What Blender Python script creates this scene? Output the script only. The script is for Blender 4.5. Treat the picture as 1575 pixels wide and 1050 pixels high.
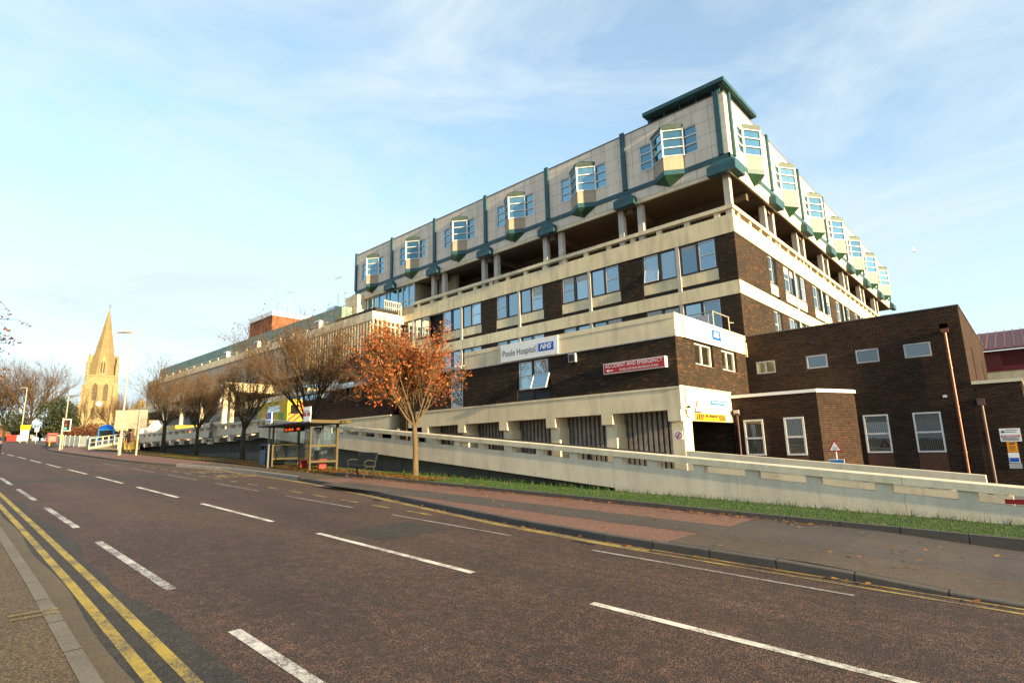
import bpy, bmesh, math, random
import numpy as np
from mathutils import Vector, Matrix
random.seed(7); RNG = np.random.default_rng(7)
for o in list(bpy.data.objects): bpy.data.objects.remove(o)
SC = bpy.context.scene; COL = SC.collection
PI = math.pi
# ------------------------------------------------------------ camera
cam = bpy.data.cameras.new('camera'); cam.lens = 19.7031; cam.sensor_width = 36; cam.clip_start = 0.05; cam.clip_end = 5000
camo = bpy.data.objects.new('camera', cam); COL.objects.link(camo); SC.camera = camo
R_ = Vector((0.733423, 0.679368, -0.023456)); U_ = Vector((0.144979, -0.122616, 0.981808)); F_ = Vector((-0.664133, 0.723481, 0.188423))
M_ = Matrix((( R_.x, U_.x, -F_.x, 0), (R_.y, U_.y, -F_.y, 0), (R_.z, U_.z, -F_.z, 1.75), (0, 0, 0, 1)))
camo.matrix_world = M_
# ------------------------------------------------------------ light
SUN_EL, SUN_AZ = 10.5, -2.6          # degrees; azimuth measured from +X towards +Y
SUN_STRENGTH, SKY_STRENGTH, EXPOSURE = 3.1, 0.075, 2.48
SC.view_settings.view_transform = 'Standard'; SC.view_settings.look = 'None'
SC.view_settings.exposure = EXPOSURE; SC.view_settings.gamma = 1; SC.view_settings.use_curve_mapping = False
W = bpy.data.worlds.new('World'); SC.world = W; W.use_nodes = True
def build_sky():
    nt = W.node_tree; nt.nodes.clear(); N = nt.nodes.new; L = nt.links.new
    out = N('ShaderNodeOutputWorld'); bg = N('ShaderNodeBackground'); bg.inputs[1].default_value = SKY_STRENGTH
    sky = N('ShaderNodeTexSky'); sky.sky_type = 'NISHITA'; sky.sun_disc = False
    sky.sun_elevation = math.radians(SUN_EL); sky.sun_rotation = math.radians(90 - SUN_AZ)
    sky.air_density = 1.0; sky.dust_density = 0.6; sky.ozone_density = 1.6; sky.altitude = 20
    tc = N('ShaderNodeTexCoord'); mp = N('ShaderNodeMapping'); mp.inputs['Scale'].default_value = (1, 1, 3.2)
    mp.inputs['Rotation'].default_value = (0.35, 0.25, 0.5)
    L(tc.outputs['Generated'], mp.inputs['Vector'])
    n1 = N('ShaderNodeTexNoise'); n1.inputs['Scale'].default_value = 2.3; n1.inputs['Detail'].default_value = 9; n1.inputs['Roughness'].default_value = .62
    n1.inputs['Distortion'].default_value = .5
    L(mp.outputs['Vector'], n1.inputs['Vector'])
    r1 = N('ShaderNodeValToRGB'); r1.color_ramp.elements[0].position = .4; r1.color_ramp.elements[1].position = .74
    L(n1.outputs['Fac'], r1.inputs['Fac'])
    sx = N('ShaderNodeSeparateXYZ'); L(tc.outputs['Generated'], sx.inputs['Vector'])
    mr = N('ShaderNodeMapRange'); mr.inputs[1].default_value = 0.0; mr.inputs[2].default_value = 0.55; mr.inputs[3].default_value = 1; mr.inputs[4].default_value = 0.0
    L(sx.outputs['Z'], mr.inputs[0])
    pw = N('ShaderNodeMath'); pw.operation = 'POWER'; pw.inputs[1].default_value = 1.5; L(mr.outputs[0], pw.inputs[0])
    mu = N('ShaderNodeMath'); mu.operation = 'MULTIPLY'; mu.inputs[1].default_value = .74; L(r1.outputs['Color'], mu.inputs[0])
    ad = N('ShaderNodeMath'); ad.operation = 'MULTIPLY_ADD'; ad.use_clamp = True; ad.inputs[1].default_value = .46
    L(pw.outputs[0], ad.inputs[0]); L(mu.outputs[0], ad.inputs[2])
    ba = N('ShaderNodeMath'); ba.operation = 'ADD'; ba.use_clamp = True; ba.inputs[1].default_value = .26; L(ad.outputs[0], ba.inputs[0])
    mix = N('ShaderNodeMix'); mix.data_type = 'RGBA'
    L(ba.outputs[0], mix.inputs[0])
    hs = N('ShaderNodeMix'); hs.data_type = 'RGBA'; hs.blend_type = 'MULTIPLY'; hs.inputs[0].default_value = 1; hs.inputs[7].default_value = SKY_TINT
    L(sky.outputs['Color'], hs.inputs[6])
    L(hs.outputs[2], mix.inputs[6]); mix.inputs[7].default_value = CLOUD_COL
    L(mix.outputs[2], bg.inputs[0]); L(bg.outputs[0], out.inputs[0])
SKY_TINT = (1.0, 1.07, 1.05, 1); CLOUD_COL = (1.95, 2.28, 2.42, 1)
build_sky()
sl = bpy.data.lights.new('sun', 'SUN'); sl.energy = SUN_STRENGTH; sl.angle = math.radians(.53); sl.color = (1.0, .76, .42)
so = bpy.data.objects.new('sun', sl); COL.objects.link(so)
sd = Vector((math.cos(math.radians(SUN_EL))*math.cos(math.radians(SUN_AZ)), math.cos(math.radians(SUN_EL))*math.sin(math.radians(SUN_AZ)), math.sin(math.radians(SUN_EL))))
so.rotation_euler = sd.to_track_quat('Z', 'Y').to_euler(); so.location = (60, 0, 40)

# ------------------------------------------------------------ materials
def lin(h):
    h = h.lstrip('#'); v = [int(h[i:i+2], 16)/255 for i in (0, 2, 4)]
    return tuple(c/12.92 if c <= .04045 else ((c+.055)/1.055)**2.4 for c in v) + (1,)
MATS = {}
class NT:
    def __init__(s, name):
        s.m = bpy.data.materials.new(name); s.m.use_nodes = True; s.t = s.m.node_tree; s.b = s.t.nodes['Principled BSDF']; MATS[name] = s.m
    def n(s, t, **k):
        x = s.t.nodes.new('ShaderNode' + t)
        for a, b in k.items():
            if a.startswith('i_'):
                key = a[2:]; x.inputs[int(key) if key.isdigit() else key.replace('_', ' ')].default_value = b
            else: setattr(x, a, b)
        return x
    def l(s, a, b): s.t.links.new(a, b)
    def pos(s): return s.n('NewGeometry').outputs['Position']
    def noise(s, scale, detail=4, rough=.55, vec=None, stretch=None):
        v = vec or s.pos()
        if stretch:
            mp = s.n('Mapping'); mp.inputs['Scale'].default_value = stretch; s.l(v, mp.inputs['Vector']); v = mp.outputs['Vector']
        x = s.n('TexNoise', i_Scale=scale, i_Detail=detail, i_Roughness=rough); s.l(v, x.inputs['Vector']); return x.outputs['Fac']
    def ramp(s, fac, stops):
        r = s.n('ValToRGB'); e = r.color_ramp.elements
        while len(e) < len(stops): e.new(.5)
        for i, (p, c) in enumerate(stops):
            e[i].position = p; e[i].color = c if len(c) == 4 else (*c, 1)
        s.l(fac, r.inputs['Fac']); return r.outputs['Color']
    def mix(s, fac, a, b, mode='MIX'):
        x = s.n('Mix', data_type='RGBA', blend_type=mode)
        for v, i in ((fac, 0), (a, 6), (b, 7)):
            if isinstance(v, (int, float, tuple, list)): x.inputs[i].default_value = v
            else: s.l(v, x.inputs[i])
        return x.outputs[2]
    def base(s, c):
        if isinstance(c, (tuple, list)): s.b.inputs['Base Color'].default_value = c
        else: s.l(c, s.b.inputs['Base Color'])
    def bump(s, h, strength=.3, dist=.01):
        b = s.n('Bump', i_Strength=strength, i_Distance=dist); s.l(h, b.inputs['Height']); s.l(b.outputs[0], s.b.inputs['Normal'])
    def set(s, **k):
        for a, v in k.items(): s.b.inputs[a.replace('_', ' ')].default_value = v
        return s
def sc(c, f): return (c[0]*f, c[1]*f, c[2]*f, 1)
def plain(name, c, rough=.6, var=.18, scale=1.5, metal=0, bump=0, spec=.4, fine=0):
    m = NT(name); n = m.noise(scale, 5, .6); 
    col = m.ramp(n, [(.3, sc(c, 1-var)), (.7, sc(c, 1+var*.6))])
    if fine:
        col = m.mix(.5, col, m.ramp(m.noise(fine, 2), [(.35, sc(c, .6)), (.65, sc(c, 1.35))]))
    m.base(col); m.set(Roughness=rough, Metallic=metal); m.b.inputs['Specular IOR Level'].default_value = spec
    if bump: m.bump(m.noise(40 if not fine else fine, 3), bump)
    return m.m
def concrete(name, c, streak=.35, bump=.12):
    m = NT(name)
    a = m.noise(.8, 6, .6); s = m.noise(2.6, 4, .65, stretch=(1, 1, .13)); f = m.noise(22, 4, .6)
    col = m.ramp(a, [(.3, sc(c, .86)), (.7, sc(c, 1.08))])
    st = m.ramp(s, [(.45, (1, 1, 1)), (.75, (1-streak, 1-streak*.95, 1-streak*.85))])
    col = m.mix(.8, col, st, 'MULTIPLY'); col = m.mix(.35, col, m.ramp(f, [(.3, (.75, .75, .74)), (.7, (1.1, 1.1, 1.1))]), 'MULTIPLY')
    m.base(col); m.set(Roughness=.82); m.b.inputs['Specular IOR Level'].default_value = .25
    m.bump(f, bump); return m.m
def wallvec(m):
    p = m.n('SeparateXYZ'); m.l(m.pos(), p.inputs[0]); ad = m.n('Math', operation='ADD'); m.l(p.outputs[0], ad.inputs[0]); m.l(p.outputs[1], ad.inputs[1])
    c = m.n('CombineXYZ'); m.l(ad.outputs[0], c.inputs[0]); m.l(p.outputs[2], c.inputs[1]); return c.outputs[0]
def brick(name, c1, c2, cm, spots=None, mortar=.012):
    m = NT(name); v = wallvec(m)
    b = m.n('TexBrick', i_Scale=1.0, i_Mortar_Size=mortar, i_Mortar_Smooth=.2, i_Bias=-.2, i_Brick_Width=.225, i_Row_Height=.075)
    b.offset = .5; m.l(v, b.inputs['Vector']); b.inputs['Color1'].default_value = c1; b.inputs['Color2'].default_value = c2; b.inputs['Mortar'].default_value = cm
    col = b.outputs['Color']
    n = m.noise(.5, 6, .62); col = m.mix(.85, col, m.ramp(n, [(.3, (.62, .6, .6)), (.7, (1.3, 1.22, 1.15))]), 'MULTIPLY')
    # individual bricks burnt darker or redder
    s3 = m.n('SeparateXYZ'); m.l(v, s3.inputs[0])
    def mth(op, x, y=None, z=None):
        k = m.n('Math', operation=op)
        for q, val in enumerate((x, y, z)):
            if val is None: continue
            if isinstance(val, (int, float)): k.inputs[q].default_value = val
            else: m.l(val, k.inputs[q])
        return k.outputs[0]
    row = mth('FLOOR', mth('DIVIDE', s3.outputs[1], .075)); odd = mth('FLOORED_MODULO', row, 2.0)
    col_ = mth('FLOOR', mth('DIVIDE', mth('ADD', s3.outputs[0], mth('MULTIPLY', odd, .1125)), .225))
    cc = m.n('CombineXYZ'); m.l(col_, cc.inputs[0]); m.l(row, cc.inputs[1]); w = m.n('TexWhiteNoise', noise_dimensions='2D'); m.l(cc.outputs[0], w.inputs['Vector'])
    sp = m.n('SeparateColor'); m.l(w.outputs['Color'], sp.inputs[0])
    if spots: col = m.mix(m.ramp(sp.outputs[0], [(.84, (0, 0, 0)), (.97, (1, 1, 1))]), col, spots)
    col = m.mix(.6, col, m.ramp(sp.outputs[1], [(.1, (.6, .6, .62)), (.9, (1.35, 1.3, 1.25))]), 'MULTIPLY')
    m.base(col); m.set(Roughness=.88); m.b.inputs['Specular IOR Level'].default_value = .2
    inv = m.n('Math', operation='SUBTRACT', i_0=1.0); m.l(b.outputs['Fac'], inv.inputs[1])
    m.bump(inv.outputs[0], .35, .008); return m.m
def panels(name, c, pw, ph, line, stain=.5):
    m = NT(name); v = wallvec(m); b = m.n('TexBrick', i_Scale=1.0, i_Mortar_Size=.012, i_Mortar_Smooth=.1, i_Brick_Width=pw, i_Row_Height=ph)
    b.offset = 0; b.offset_frequency = 1; m.l(v, b.inputs['Vector']); b.inputs['Color1'].default_value = c; b.inputs['Color2'].default_value = sc(c, .93); b.inputs['Mortar'].default_value = line
    s = m.noise(1.6, 5, .65, stretch=(1, 1, .22)); col = m.mix(.8, b.outputs['Color'], m.ramp(s, [(.42, (1, 1, 1)), (.78, (1-stain, 1-stain, 1-stain))]), 'MULTIPLY')
    bl = m.noise(.55, 5, .6); col = m.mix(.7, col, m.ramp(bl, [(.6, (1, 1, 1)), (.72, (1-stain, 1-stain, 1-stain*1.1))]), 'MULTIPLY')
    m.base(col); m.set(Roughness=.7); return m.m
def glassy(name, dark, refl=.4, tint=(.75, .9, 1.0, 1), curtain=None, rough=.015):
    m = NT(name); oi = m.n('ObjectInfo'); 
    col = m.ramp(oi.outputs['Random'], [(.15, sc(dark, .5)), (.55, dark), (.8, curtain or sc(dark, 1.5)), (1, curtain or sc(dark, 2))])
    if curtain:   # folds of a drawn curtain behind the pane
        wv = m.noise(9, 1, .4, vec=wallvec(m), stretch=(1, .02, 1)); col = m.mix(.45, col, m.ramp(wv, [(.35, (.5, .5, .5)), (.65, (1.25, 1.25, 1.25))]), 'MULTIPLY')
    d = m.n('BsdfDiffuse'); m.l(col, d.inputs[0]); gl = m.n('BsdfGlossy', i_Roughness=rough); gl.inputs[0].default_value = tint
    bn = m.n('Bump', i_Strength=.06, i_Distance=.02); m.l(m.noise(1.3, 2), bn.inputs['Height']); m.l(bn.outputs[0], gl.inputs['Normal'])
    lw = m.n('LayerWeight', i_Blend=.35); mr = m.n('MapRange', i_4=.9); m.l(lw.outputs['Facing'], mr.inputs[0]); rr = m.n('MapRange', i_3=refl*.35, i_4=refl*1.15); fr = m.n('Math', operation='FRACT'); f7 = m.n('Math', operation='MULTIPLY', i_1=7.31); m.l(oi.outputs['Random'], f7.inputs[0]); m.l(f7.outputs[0], fr.inputs[0]); m.l(fr.outputs[0], rr.inputs[0]); m.l(rr.outputs[0], mr.inputs[3])
    mx = m.n('MixShader'); m.l(mr.outputs[0], mx.inputs[0]); m.l(d.outputs[0], mx.inputs[1]); m.l(gl.outputs[0], mx.inputs[2])
    m.l(mx.outputs[0], m.t.nodes['Material Output'].inputs['Surface']); return m.m
def leafmat(name, cols):
    m = NT(name); g = m.n('NewGeometry'); k = len(cols)
    m.base(m.ramp(g.outputs['Random Per Island'], [(i/(k-1), c) for i, c in enumerate(cols)])); m.set(Roughness=.6)
    tr = m.n('BsdfTranslucent'); m.l(m.b.inputs['Base Color'].links[0].from_socket, tr.inputs[0])
    mx = m.n('MixShader', i_0=.3); m.l(m.b.outputs[0], mx.inputs[1]); m.l(tr.outputs[0], mx.inputs[2]); m.l(mx.outputs[0], m.t.nodes['Material Output'].inputs['Surface'])
    return m.m
def asphalt(name, dark, agg, agg2, grain=70, patch=.35, bump=.5, lo=.46, hi=.6):
    m = NT(name); p = m.pos()
    v = m.n('TexVoronoi', i_Scale=grain); m.l(p, v.inputs['Vector']); spc = m.n('SeparateColor'); m.l(v.outputs['Color'], spc.inputs[0])
    stone = m.ramp(spc.outputs[0], [(0, dark), (.45, dark), (.55, agg), (.8, agg2), (1, sc(agg2, 1.5))])
    big = m.noise(.75, 5, .6, stretch=(.07, 1, 1)); med = m.noise(7, 4, .6)
    w = m.n('Math', operation='MULTIPLY_ADD', i_1=.55); m.l(med, w.inputs[0]); mm = m.n('Math', operation='MULTIPLY', i_1=.5); m.l(big, mm.inputs[0]); m.l(mm.outputs[0], w.inputs[2])
    cover = m.ramp(w.outputs[0], [(lo, (0, 0, 0)), (hi, (1, 1, 1))])
    col = m.mix(cover, m.mix(.35, dark, stone), stone)
    col = m.mix(patch, col, m.ramp(m.noise(.6, 6, .6), [(.3, (.55, .55, .58)), (.7, (1.35, 1.3, 1.25))]), 'MULTIPLY')
    m.base(col); m.set(Roughness=.8); m.b.inputs['Specular IOR Level'].default_value = .3
    m.bump(v.outputs['Distance'], bump, .006); return m.m
def paint(name, c, under, wear=.5, scale=18):
    m = NT(name); n = m.noise(scale, 6, .7); n2 = m.noise(2.2, 4)
    ad = m.n('Math', operation='MULTIPLY_ADD', i_1=.55); m.l(n2, ad.inputs[0]); hf = m.n('Math', operation='MULTIPLY', i_1=.5); m.l(n, hf.inputs[0]); m.l(hf.outputs[0], ad.inputs[2])
    v = m.n('TexVoronoi', i_Scale=75); m.l(m.pos(), v.inputs['Vector'])
    f = m.ramp(ad.outputs[0], [(.5+.12*(1-wear)-.1, (0, 0, 0)), (.66+.12*(1-wear), (1, 1, 1))])
    m.base(m.mix(m.mix(1, f, m.ramp(v.outputs['Distance'], [(.2, (.25, .25, .25)), (.6, (1.6, 1.6, 1.6))]), 'MULTIPLY'), c, under)); m.set(Roughness=.75); return m.m

asphalt('road_asphalt', (.03, .0215, .0185, 1), (.088, .043, .028, 1), (.13, .072, .05, 1), 92, .45)
asphalt('dark_asphalt', (.024, .021, .018, 1), (.045, .039, .031, 1), (.064, .055, .044, 1), 90, .3, .3)
asphalt('red_asphalt', (.095, .045, .031, 1), (.175, .088, .062, 1), (.23, .13, .095, 1), 110, .35, .2, .35, .5)
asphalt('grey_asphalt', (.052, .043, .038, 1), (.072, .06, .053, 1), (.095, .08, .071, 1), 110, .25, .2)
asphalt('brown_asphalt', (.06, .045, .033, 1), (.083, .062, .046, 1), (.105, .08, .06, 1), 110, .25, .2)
asphalt('near_asphalt', (.062, .043, .022, 1), (.104, .073, .039, 1), (.14, .1, .058, 1), 100, .3, .25, .35, .5)
plain('kerb_stone', (.145, .125, .095, 1), .85, .35, 3, bump=.2, fine=60)
plain('gutter_tan', (.1, .078, .05, 1), .9, .35, 1.5, fine=50); plain('kerb_dark', (.075, .067, .06, 1), .85, .35, 3, bump=.2, fine=60)
plain('kerb_pale', (.22, .2, .18, 1), .85, .3, 3, bump=.2, fine=60)
plain('earth', (.07, .055, .035, 1), .95, .4, .6)
plain('grass_base', (.018, .05, .003, 1), .95, .4, 1.2, fine=25)
plain('yard', (.09, .085, .08, 1), .9, .3, .7, fine=60)
paint('white_line', (.62, .58, .5, 1), (.05, .04, .035, 1), .35)
paint('white_worn', (.58, .55, .5, 1), (.06, .05, .045, 1), .95)
paint('faint_line', (.3, .27, .24, 1), (.09, .06, .05, 1), .8)
paint('yellow_line', (.36, .255, .03, 1), (.06, .05, .04, 1), .5)
paint('yellow_worn', (.33, .235, .045, 1), (.06, .045, .035, 1), .85)
CREAM = (.77, .63, .39, 1)
concrete('cream_concrete', CREAM, .42); concrete('cream_render', (.74, .62, .41, 1), .3, .3); concrete('wall_render', (.72, .6, .45, 1), .26, .3)
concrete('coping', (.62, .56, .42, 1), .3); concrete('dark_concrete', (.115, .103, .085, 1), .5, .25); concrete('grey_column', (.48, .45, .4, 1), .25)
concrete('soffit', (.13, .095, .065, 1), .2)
brick('dark_brick', (.0165, .0125, .0092, 1), (.031, .0205, .013, 1), (.044, .033, .022, 1), (.07, .032, .012, 1))
brick('brown_brick', (.0125, .009, .0072, 1), (.03, .016, .0105, 1), (.062, .04, .027, 1), (.042, .018, .0105, 1), .011)
brick('red_brick', (.23, .075, .035, 1), (.2, .065, .03, 1), (.22, .12, .08, 1))
plain('soldier_brick', (.09, .04, .026, 1), .9, .3, 6, fine=14)
plain('lintel_flash', (.38, .38, .4, 1), .6, .5, 8, fine=25)
panels('grc_panel', (.74, .62, .5, 1), .935, .78, (.3, .24, .19, 1), .36)
panels('pink_panel', (.36, .29, .2, 1), .935, .9, (.24, .18, .15, 1), .3)
plain('teal_metal', (.02, .074, .088, 1), .45, .3, 2.5); plain('blind_cloth', (.42, .42, .39, 1), .8, .1); plain('dark_teal', (.013, .048, .045, 1), .5, .3, 2); plain('sage_metal', (.045, .07, .054, 1), .55, .3, 2.5); plain('green_metal', (.014, .055, .026, 1), .5, .3, 2)
plain('roof_felt', (.03, .03, .03, 1), .9); plain('black_board', (.014, .013, .013, 1), .7); plain('cap_metal', (.12, .11, .1, 1), .6)
plain('white_frame', (.6, .6, .6, 1), .4, .08); plain('dark_frame', (.026, .017, .013, 1), .5, .3); plain('grey_frame', (.34, .35, .36, 1), .45, .12); plain('blue_panel', (.02, .028, .042, 1), .4)
plain('timber', (.05, .04, .032, 1), .85, .4, 5); plain('screen_slat', (.33, .29, .245, 1), .85, .35, 4); plain('amber_glass', (.16, .05, .005, 1), .25); plain('slat_wood', (.13, .105, .085, 1), .85, .4, 4)
glassy('ward_glass', (.035, .05, .07, 1), .36, (.62, .86, 1, 1), (.22, .26, .28, 1)); glassy('teal_glass', (.02, .06, .075, 1), .3, (.45, .8, .95, 1), (.09, .16, .18, 1)); glassy('dark_glass', (.012, .012, .013, 1), .2, (.8, .85, .9, 1))
glassy('side_glass', (.05, .05, .035, 1), .22, (.9, .85, .6, 1), (.13, .12, .08, 1), .1); glassy('plain_glass', (.025, .03, .034, 1), .17, (.8, .9, 1, 1)); glassy('blue_glass', (.03, .08, .16, 1), .4, (.5, .78, 1, 1))
plain('blind', (.1, .105, .1, 1), .8); plain('room_dark', (.01, .01, .01, 1), .9)
plain('sign_white', (.78, .78, .77, 1), .4, .04); plain('sign_red', (.4, .012, .014, 1), .4, .05); plain('sign_blue', (.0, .075, .44, 1), .4, .04); plain('flag_pole', (.1, .1, .1, 1), .6); plain('sky_blue', (.015, .16, .45, 1), .4, .05); plain('ink', (.009, .01, .012, 1), .6, .02)
plain('sign_yellow', (.5, .3, .012, 1), .4, .04); plain('sign_orange', (.75, .28, .01, 1), .4, .04); plain('sign_back', (.3, .27, .2, 1), .5, .1); plain('pale_text', (.16, .15, .13, 1), .5, .02)
plain('copper_pipe', (.16, .055, .03, 1), .45, .3, 3, metal=.2); plain('rust_pipe', (.09, .05, .042, 1), .5, .3, 3)
plain('lamp_steel', (.3, .27, .2, 1), .45, .1, metal=.1); plain('shelter_metal', (.068, .052, .018, 1), .45, .15, metal=.2); plain('shelter_dark', (.035, .037, .038, 1), .5); plain('bench_red', (.34, .025, .018, 1), .45)
plain('bin_blue', (.02, .05, .13, 1), .45); plain('bin_black', (.006, .006, .006, 1), .8); plain('bench_slat', (.012, .011, .01, 1), .6, .3, 6); plain('bench_iron', (.022, .017, .009, 1), .6)
plain('galvanised', (.5, .53, .56, 1), .3, .1, metal=.7); plain('grit_yellow', (.65, .36, .02, 1), .5); plain('postbox_red', (.55, .035, .025, 1), .4); plain('fence_panel', (.42, .44, .38, 1), .6, .1)
plain('amb_yellow', (.4, .3, .01, 1), .4, .05); plain('amb_green', (.09, .22, .02, 1), .4, .05); plain('chevron_red', (.6, .05, .02, 1), .4, .05)
plain('tyre', (.012, .012, .012, 1), .8); plain('car_black', (.008, .008, .009, 1), .15, .05, spec=.6); plain('red_glass', (.09, .006, .005, 1), .2)
plain('skin', (.45, .26, .18, 1), .6, .05); plain('jacket_brown', (.16, .085, .045, 1), .8); plain('trousers', (.12, .13, .11, 1), .85); plain('cloth_dark', (.02, .02, .025, 1), .85); plain('hair', (.03, .018, .01, 1), .8); plain('scarf', (.5, .08, .03, 1), .8)
plain('bark', (.1, .068, .033, 1), .9, .4, 9, fine=40); plain('bark_dark', (.034, .025, .014, 1), .9, .4, 9, fine=40); plain('twig', (.085, .05, .022, 1), .9, .25, 3); plain('moss_bark', (.18, .15, .03, 1), .9, .4, 9)
plain('stone', (.235, .185, .095, 1), .9, .3, .5, bump=.3, fine=3.0); plain('spire_stone', (.18, .138, .066, 1), .9, .3, .4, fine=4); plain('louvre', (.06, .05, .035, 1), .9); plain('tile_brown', (.16, .075, .04, 1), .85, .3, .6)
plain('red_sheet', (.17, .014, .016, 1), .5, .15); plain('red_roof', (.15, .045, .038, 1), .55, .2); plain('red_louvre', (.1, .012, .013, 1), .7)
panels('verdigris', (.17, .27, .235, 1), .42, 30, (.07, .12, .105, 1), .5)
plain('clad_grey', (.23, .22, .21, 1), .7, .12); plain('wall_grey', (.42, .43, .43, 1), .7, .1)
leafmat('leaf_orange', [(.36, .075, .01, 1), (.28, .038, .007, 1), (.4, .11, .012, 1), (.17, .026, .008, 1), (.44, .18, .02, 1), (.25, .05, .008, 1)])
leafmat('leaf_rust', [(.12, .04, .011, 1), (.15, .058, .014, 1), (.08, .03, .011, 1), (.18, .05, .011, 1)])
leafmat('leaf_green', [(.018, .032, .006, 1), (.035, .045, .008, 1), (.012, .022, .005, 1), (.05, .052, .01, 1)])
leafmat('litter', [(.36, .12, .018, 1), (.24, .055, .01, 1), (.42, .23, .03, 1), (.15, .05, .012, 1), (.34, .17, .03, 1)])
leafmat('grass_blade', [(.012, .058, .0025, 1), (.02, .075, .003, 1), (.032, .086, .0035, 1), (.045, .085, .005, 1), (.02, .066, .003, 1)])
# ------------------------------------------------------------ builders
class MB:
    """collects faces of one part; build() links them as ONE mesh object"""
    def __init__(s): s.v = []; s.f = []; s.mi = []; s.cur = 0; s.pc = []
    def add(s, vs, fs):
        k = len(s.v); s.pc.append((k, len(s.f), len(vs), len(fs))); s.v += [tuple(v) for v in vs]; s.f += [tuple(i+k for i in f) for f in fs]; s.mi += [s.cur]*len(fs); return s
    def box(s, x0, x1, y0, y1, z0, z1):
        if x0 > x1: x0, x1 = x1, x0
        if y0 > y1: y0, y1 = y1, y0
        if z0 > z1: z0, z1 = z1, z0
        return s.add([(x0,y0,z0),(x1,y0,z0),(x1,y1,z0),(x0,y1,z0),(x0,y0,z1),(x1,y0,z1),(x1,y1,z1),(x0,y1,z1)],
                     [(0,3,2,1),(4,5,6,7),(0,1,5,4),(1,2,6,5),(2,3,7,6),(3,0,4,7)])
    def prism(s, poly, z0, z1):      # plan polygon (counter-clockwise) extruded up; z may be functions of the point
        n = len(poly); a = [(x, y, z0) for x, y in poly]; b = [(x, y, z1) for x, y in poly]
        return s.add(a+b, [tuple(reversed(range(n))), tuple(range(n, 2*n))]+[(i, (i+1) % n, n+(i+1) % n, n+i) for i in range(n)])
    def hexa(s, p):                  # 8 corners, ordered like box
        return s.add(p, [(0,3,2,1),(4,5,6,7),(0,1,5,4),(1,2,6,5),(2,3,7,6),(3,0,4,7)])
    def slope(s, x0, x1, y0, y1, zb0, zt0, zb1, zt1):   # box whose bottom and top run straight from x0 to x1
        return s.hexa([(x0,y0,zb0),(x1,y0,zb1),(x1,y1,zb1),(x0,y1,zb0),(x0,y0,zt0),(x1,y0,zt1),(x1,y1,zt1),(x0,y1,zt0)])
    def tube(s, pts, rad, n=8, cap=True):
        pts = [Vector(p) for p in pts]; rad = rad if isinstance(rad, (list, tuple)) else [rad]*len(pts); k = len(s.v); vs = []
        for i, p in enumerate(pts):
            d = (pts[min(i+1, len(pts)-1)]-pts[max(i-1, 0)]).normalized(); a = d.orthogonal().normalized() if i == 0 else (a-d*a.dot(d)).normalized(); b = d.cross(a)
            vs += [p+(a*math.cos(2*PI*j/n)+b*math.sin(2*PI*j/n))*rad[i] for j in range(n)]
        fs = [(i*n+j, i*n+(j+1) % n, (i+1)*n+(j+1) % n, (i+1)*n+j) for i in range(len(pts)-1) for j in range(n)]
        if cap: fs += [tuple(reversed(range(n))), tuple(range((len(pts)-1)*n, len(pts)*n))]
        return s.add(vs, fs)
    def lathe(s, prof, n=16, c=(0, 0, 0)):
        vs = [(c[0]+r*math.cos(2*PI*j/n), c[1]+r*math.sin(2*PI*j/n), c[2]+z) for r, z in prof for j in range(n)]
        fs = [(i*n+j, i*n+(j+1) % n, (i+1)*n+(j+1) % n, (i+1)*n+j) for i in range(len(prof)-1) for j in range(n)]+[tuple(reversed(range(n))), tuple(range((len(prof)-1)*n, len(prof)*n))]
        return s.add(vs, fs)
    def pieces(s, name, mat, parent=None, **k):      # every shape a part of its own
        out = []
        for v0, f0, nv, nf in s.pc:
            m = MB(); m.v = s.v[v0:v0+nv]; m.f = [tuple(i-v0 for i in f) for f in s.f[f0:f0+nf]]; m.mi = [0]*nf; out.append(m.build(name, mat, parent, **k))
        return out
    def build(s, name, mats, parent=None, bevel=0, smooth=False, local=False):
        off = Vector((0, 0, 0))
        if parent and not local:
            r = parent
            while r.parent: r = r.parent
            if r.get('_w', 1): off = r.location.copy()
        me = bpy.data.meshes.new(name); me.from_pydata([(v[0]-off.x, v[1]-off.y, v[2]-off.z) for v in s.v], [], s.f)
        mats = mats if isinstance(mats, (list, tuple)) else [mats]
        for m in mats: me.materials.append(MATS[m])
        if len(mats) > 1: me.polygons.foreach_set('material_index', s.mi)
        if smooth: me.polygons.foreach_set('use_smooth', [True]*len(me.polygons))
        me.update(); o = bpy.data.objects.new(name, me); COL.objects.link(o)
        if parent: o.parent = parent
        if bevel:
            b = o.modifiers.new('bevel', 'BEVEL'); b.width = bevel; b.segments = 2; b.limit_method = 'ANGLE'
        return o
def tag(o, label=None, cat=None, group=None, kind=None):
    for k, v in (('label', label), ('category', cat), ('group', group), ('kind', kind)):
        if v: o[k] = v
    return o
def thing(name, label, cat, loc=(0, 0, 0), rz=0, group=None, world=False):
    o = bpy.data.objects.new(name, None); COL.objects.link(o); o.location = loc; o.rotation_euler = (0, 0, rz); o.empty_display_size = .3
    WORLD[o.name] = world; o['_w'] = 1 if world else 0; return tag(o, label, cat, group)
WORLD = {}
def dup(o, parent=None, loc=None, rz=None):
    c = o.copy(); COL.objects.link(c)
    if parent is not None: c.parent = parent
    if loc is not None: c.location = loc
    if rz is not None: c.rotation_euler = (0, 0, rz)
    for ch in list(o.children): dup(ch, c)
    return c
def structure(o): o['kind'] = 'structure'; return o
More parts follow.
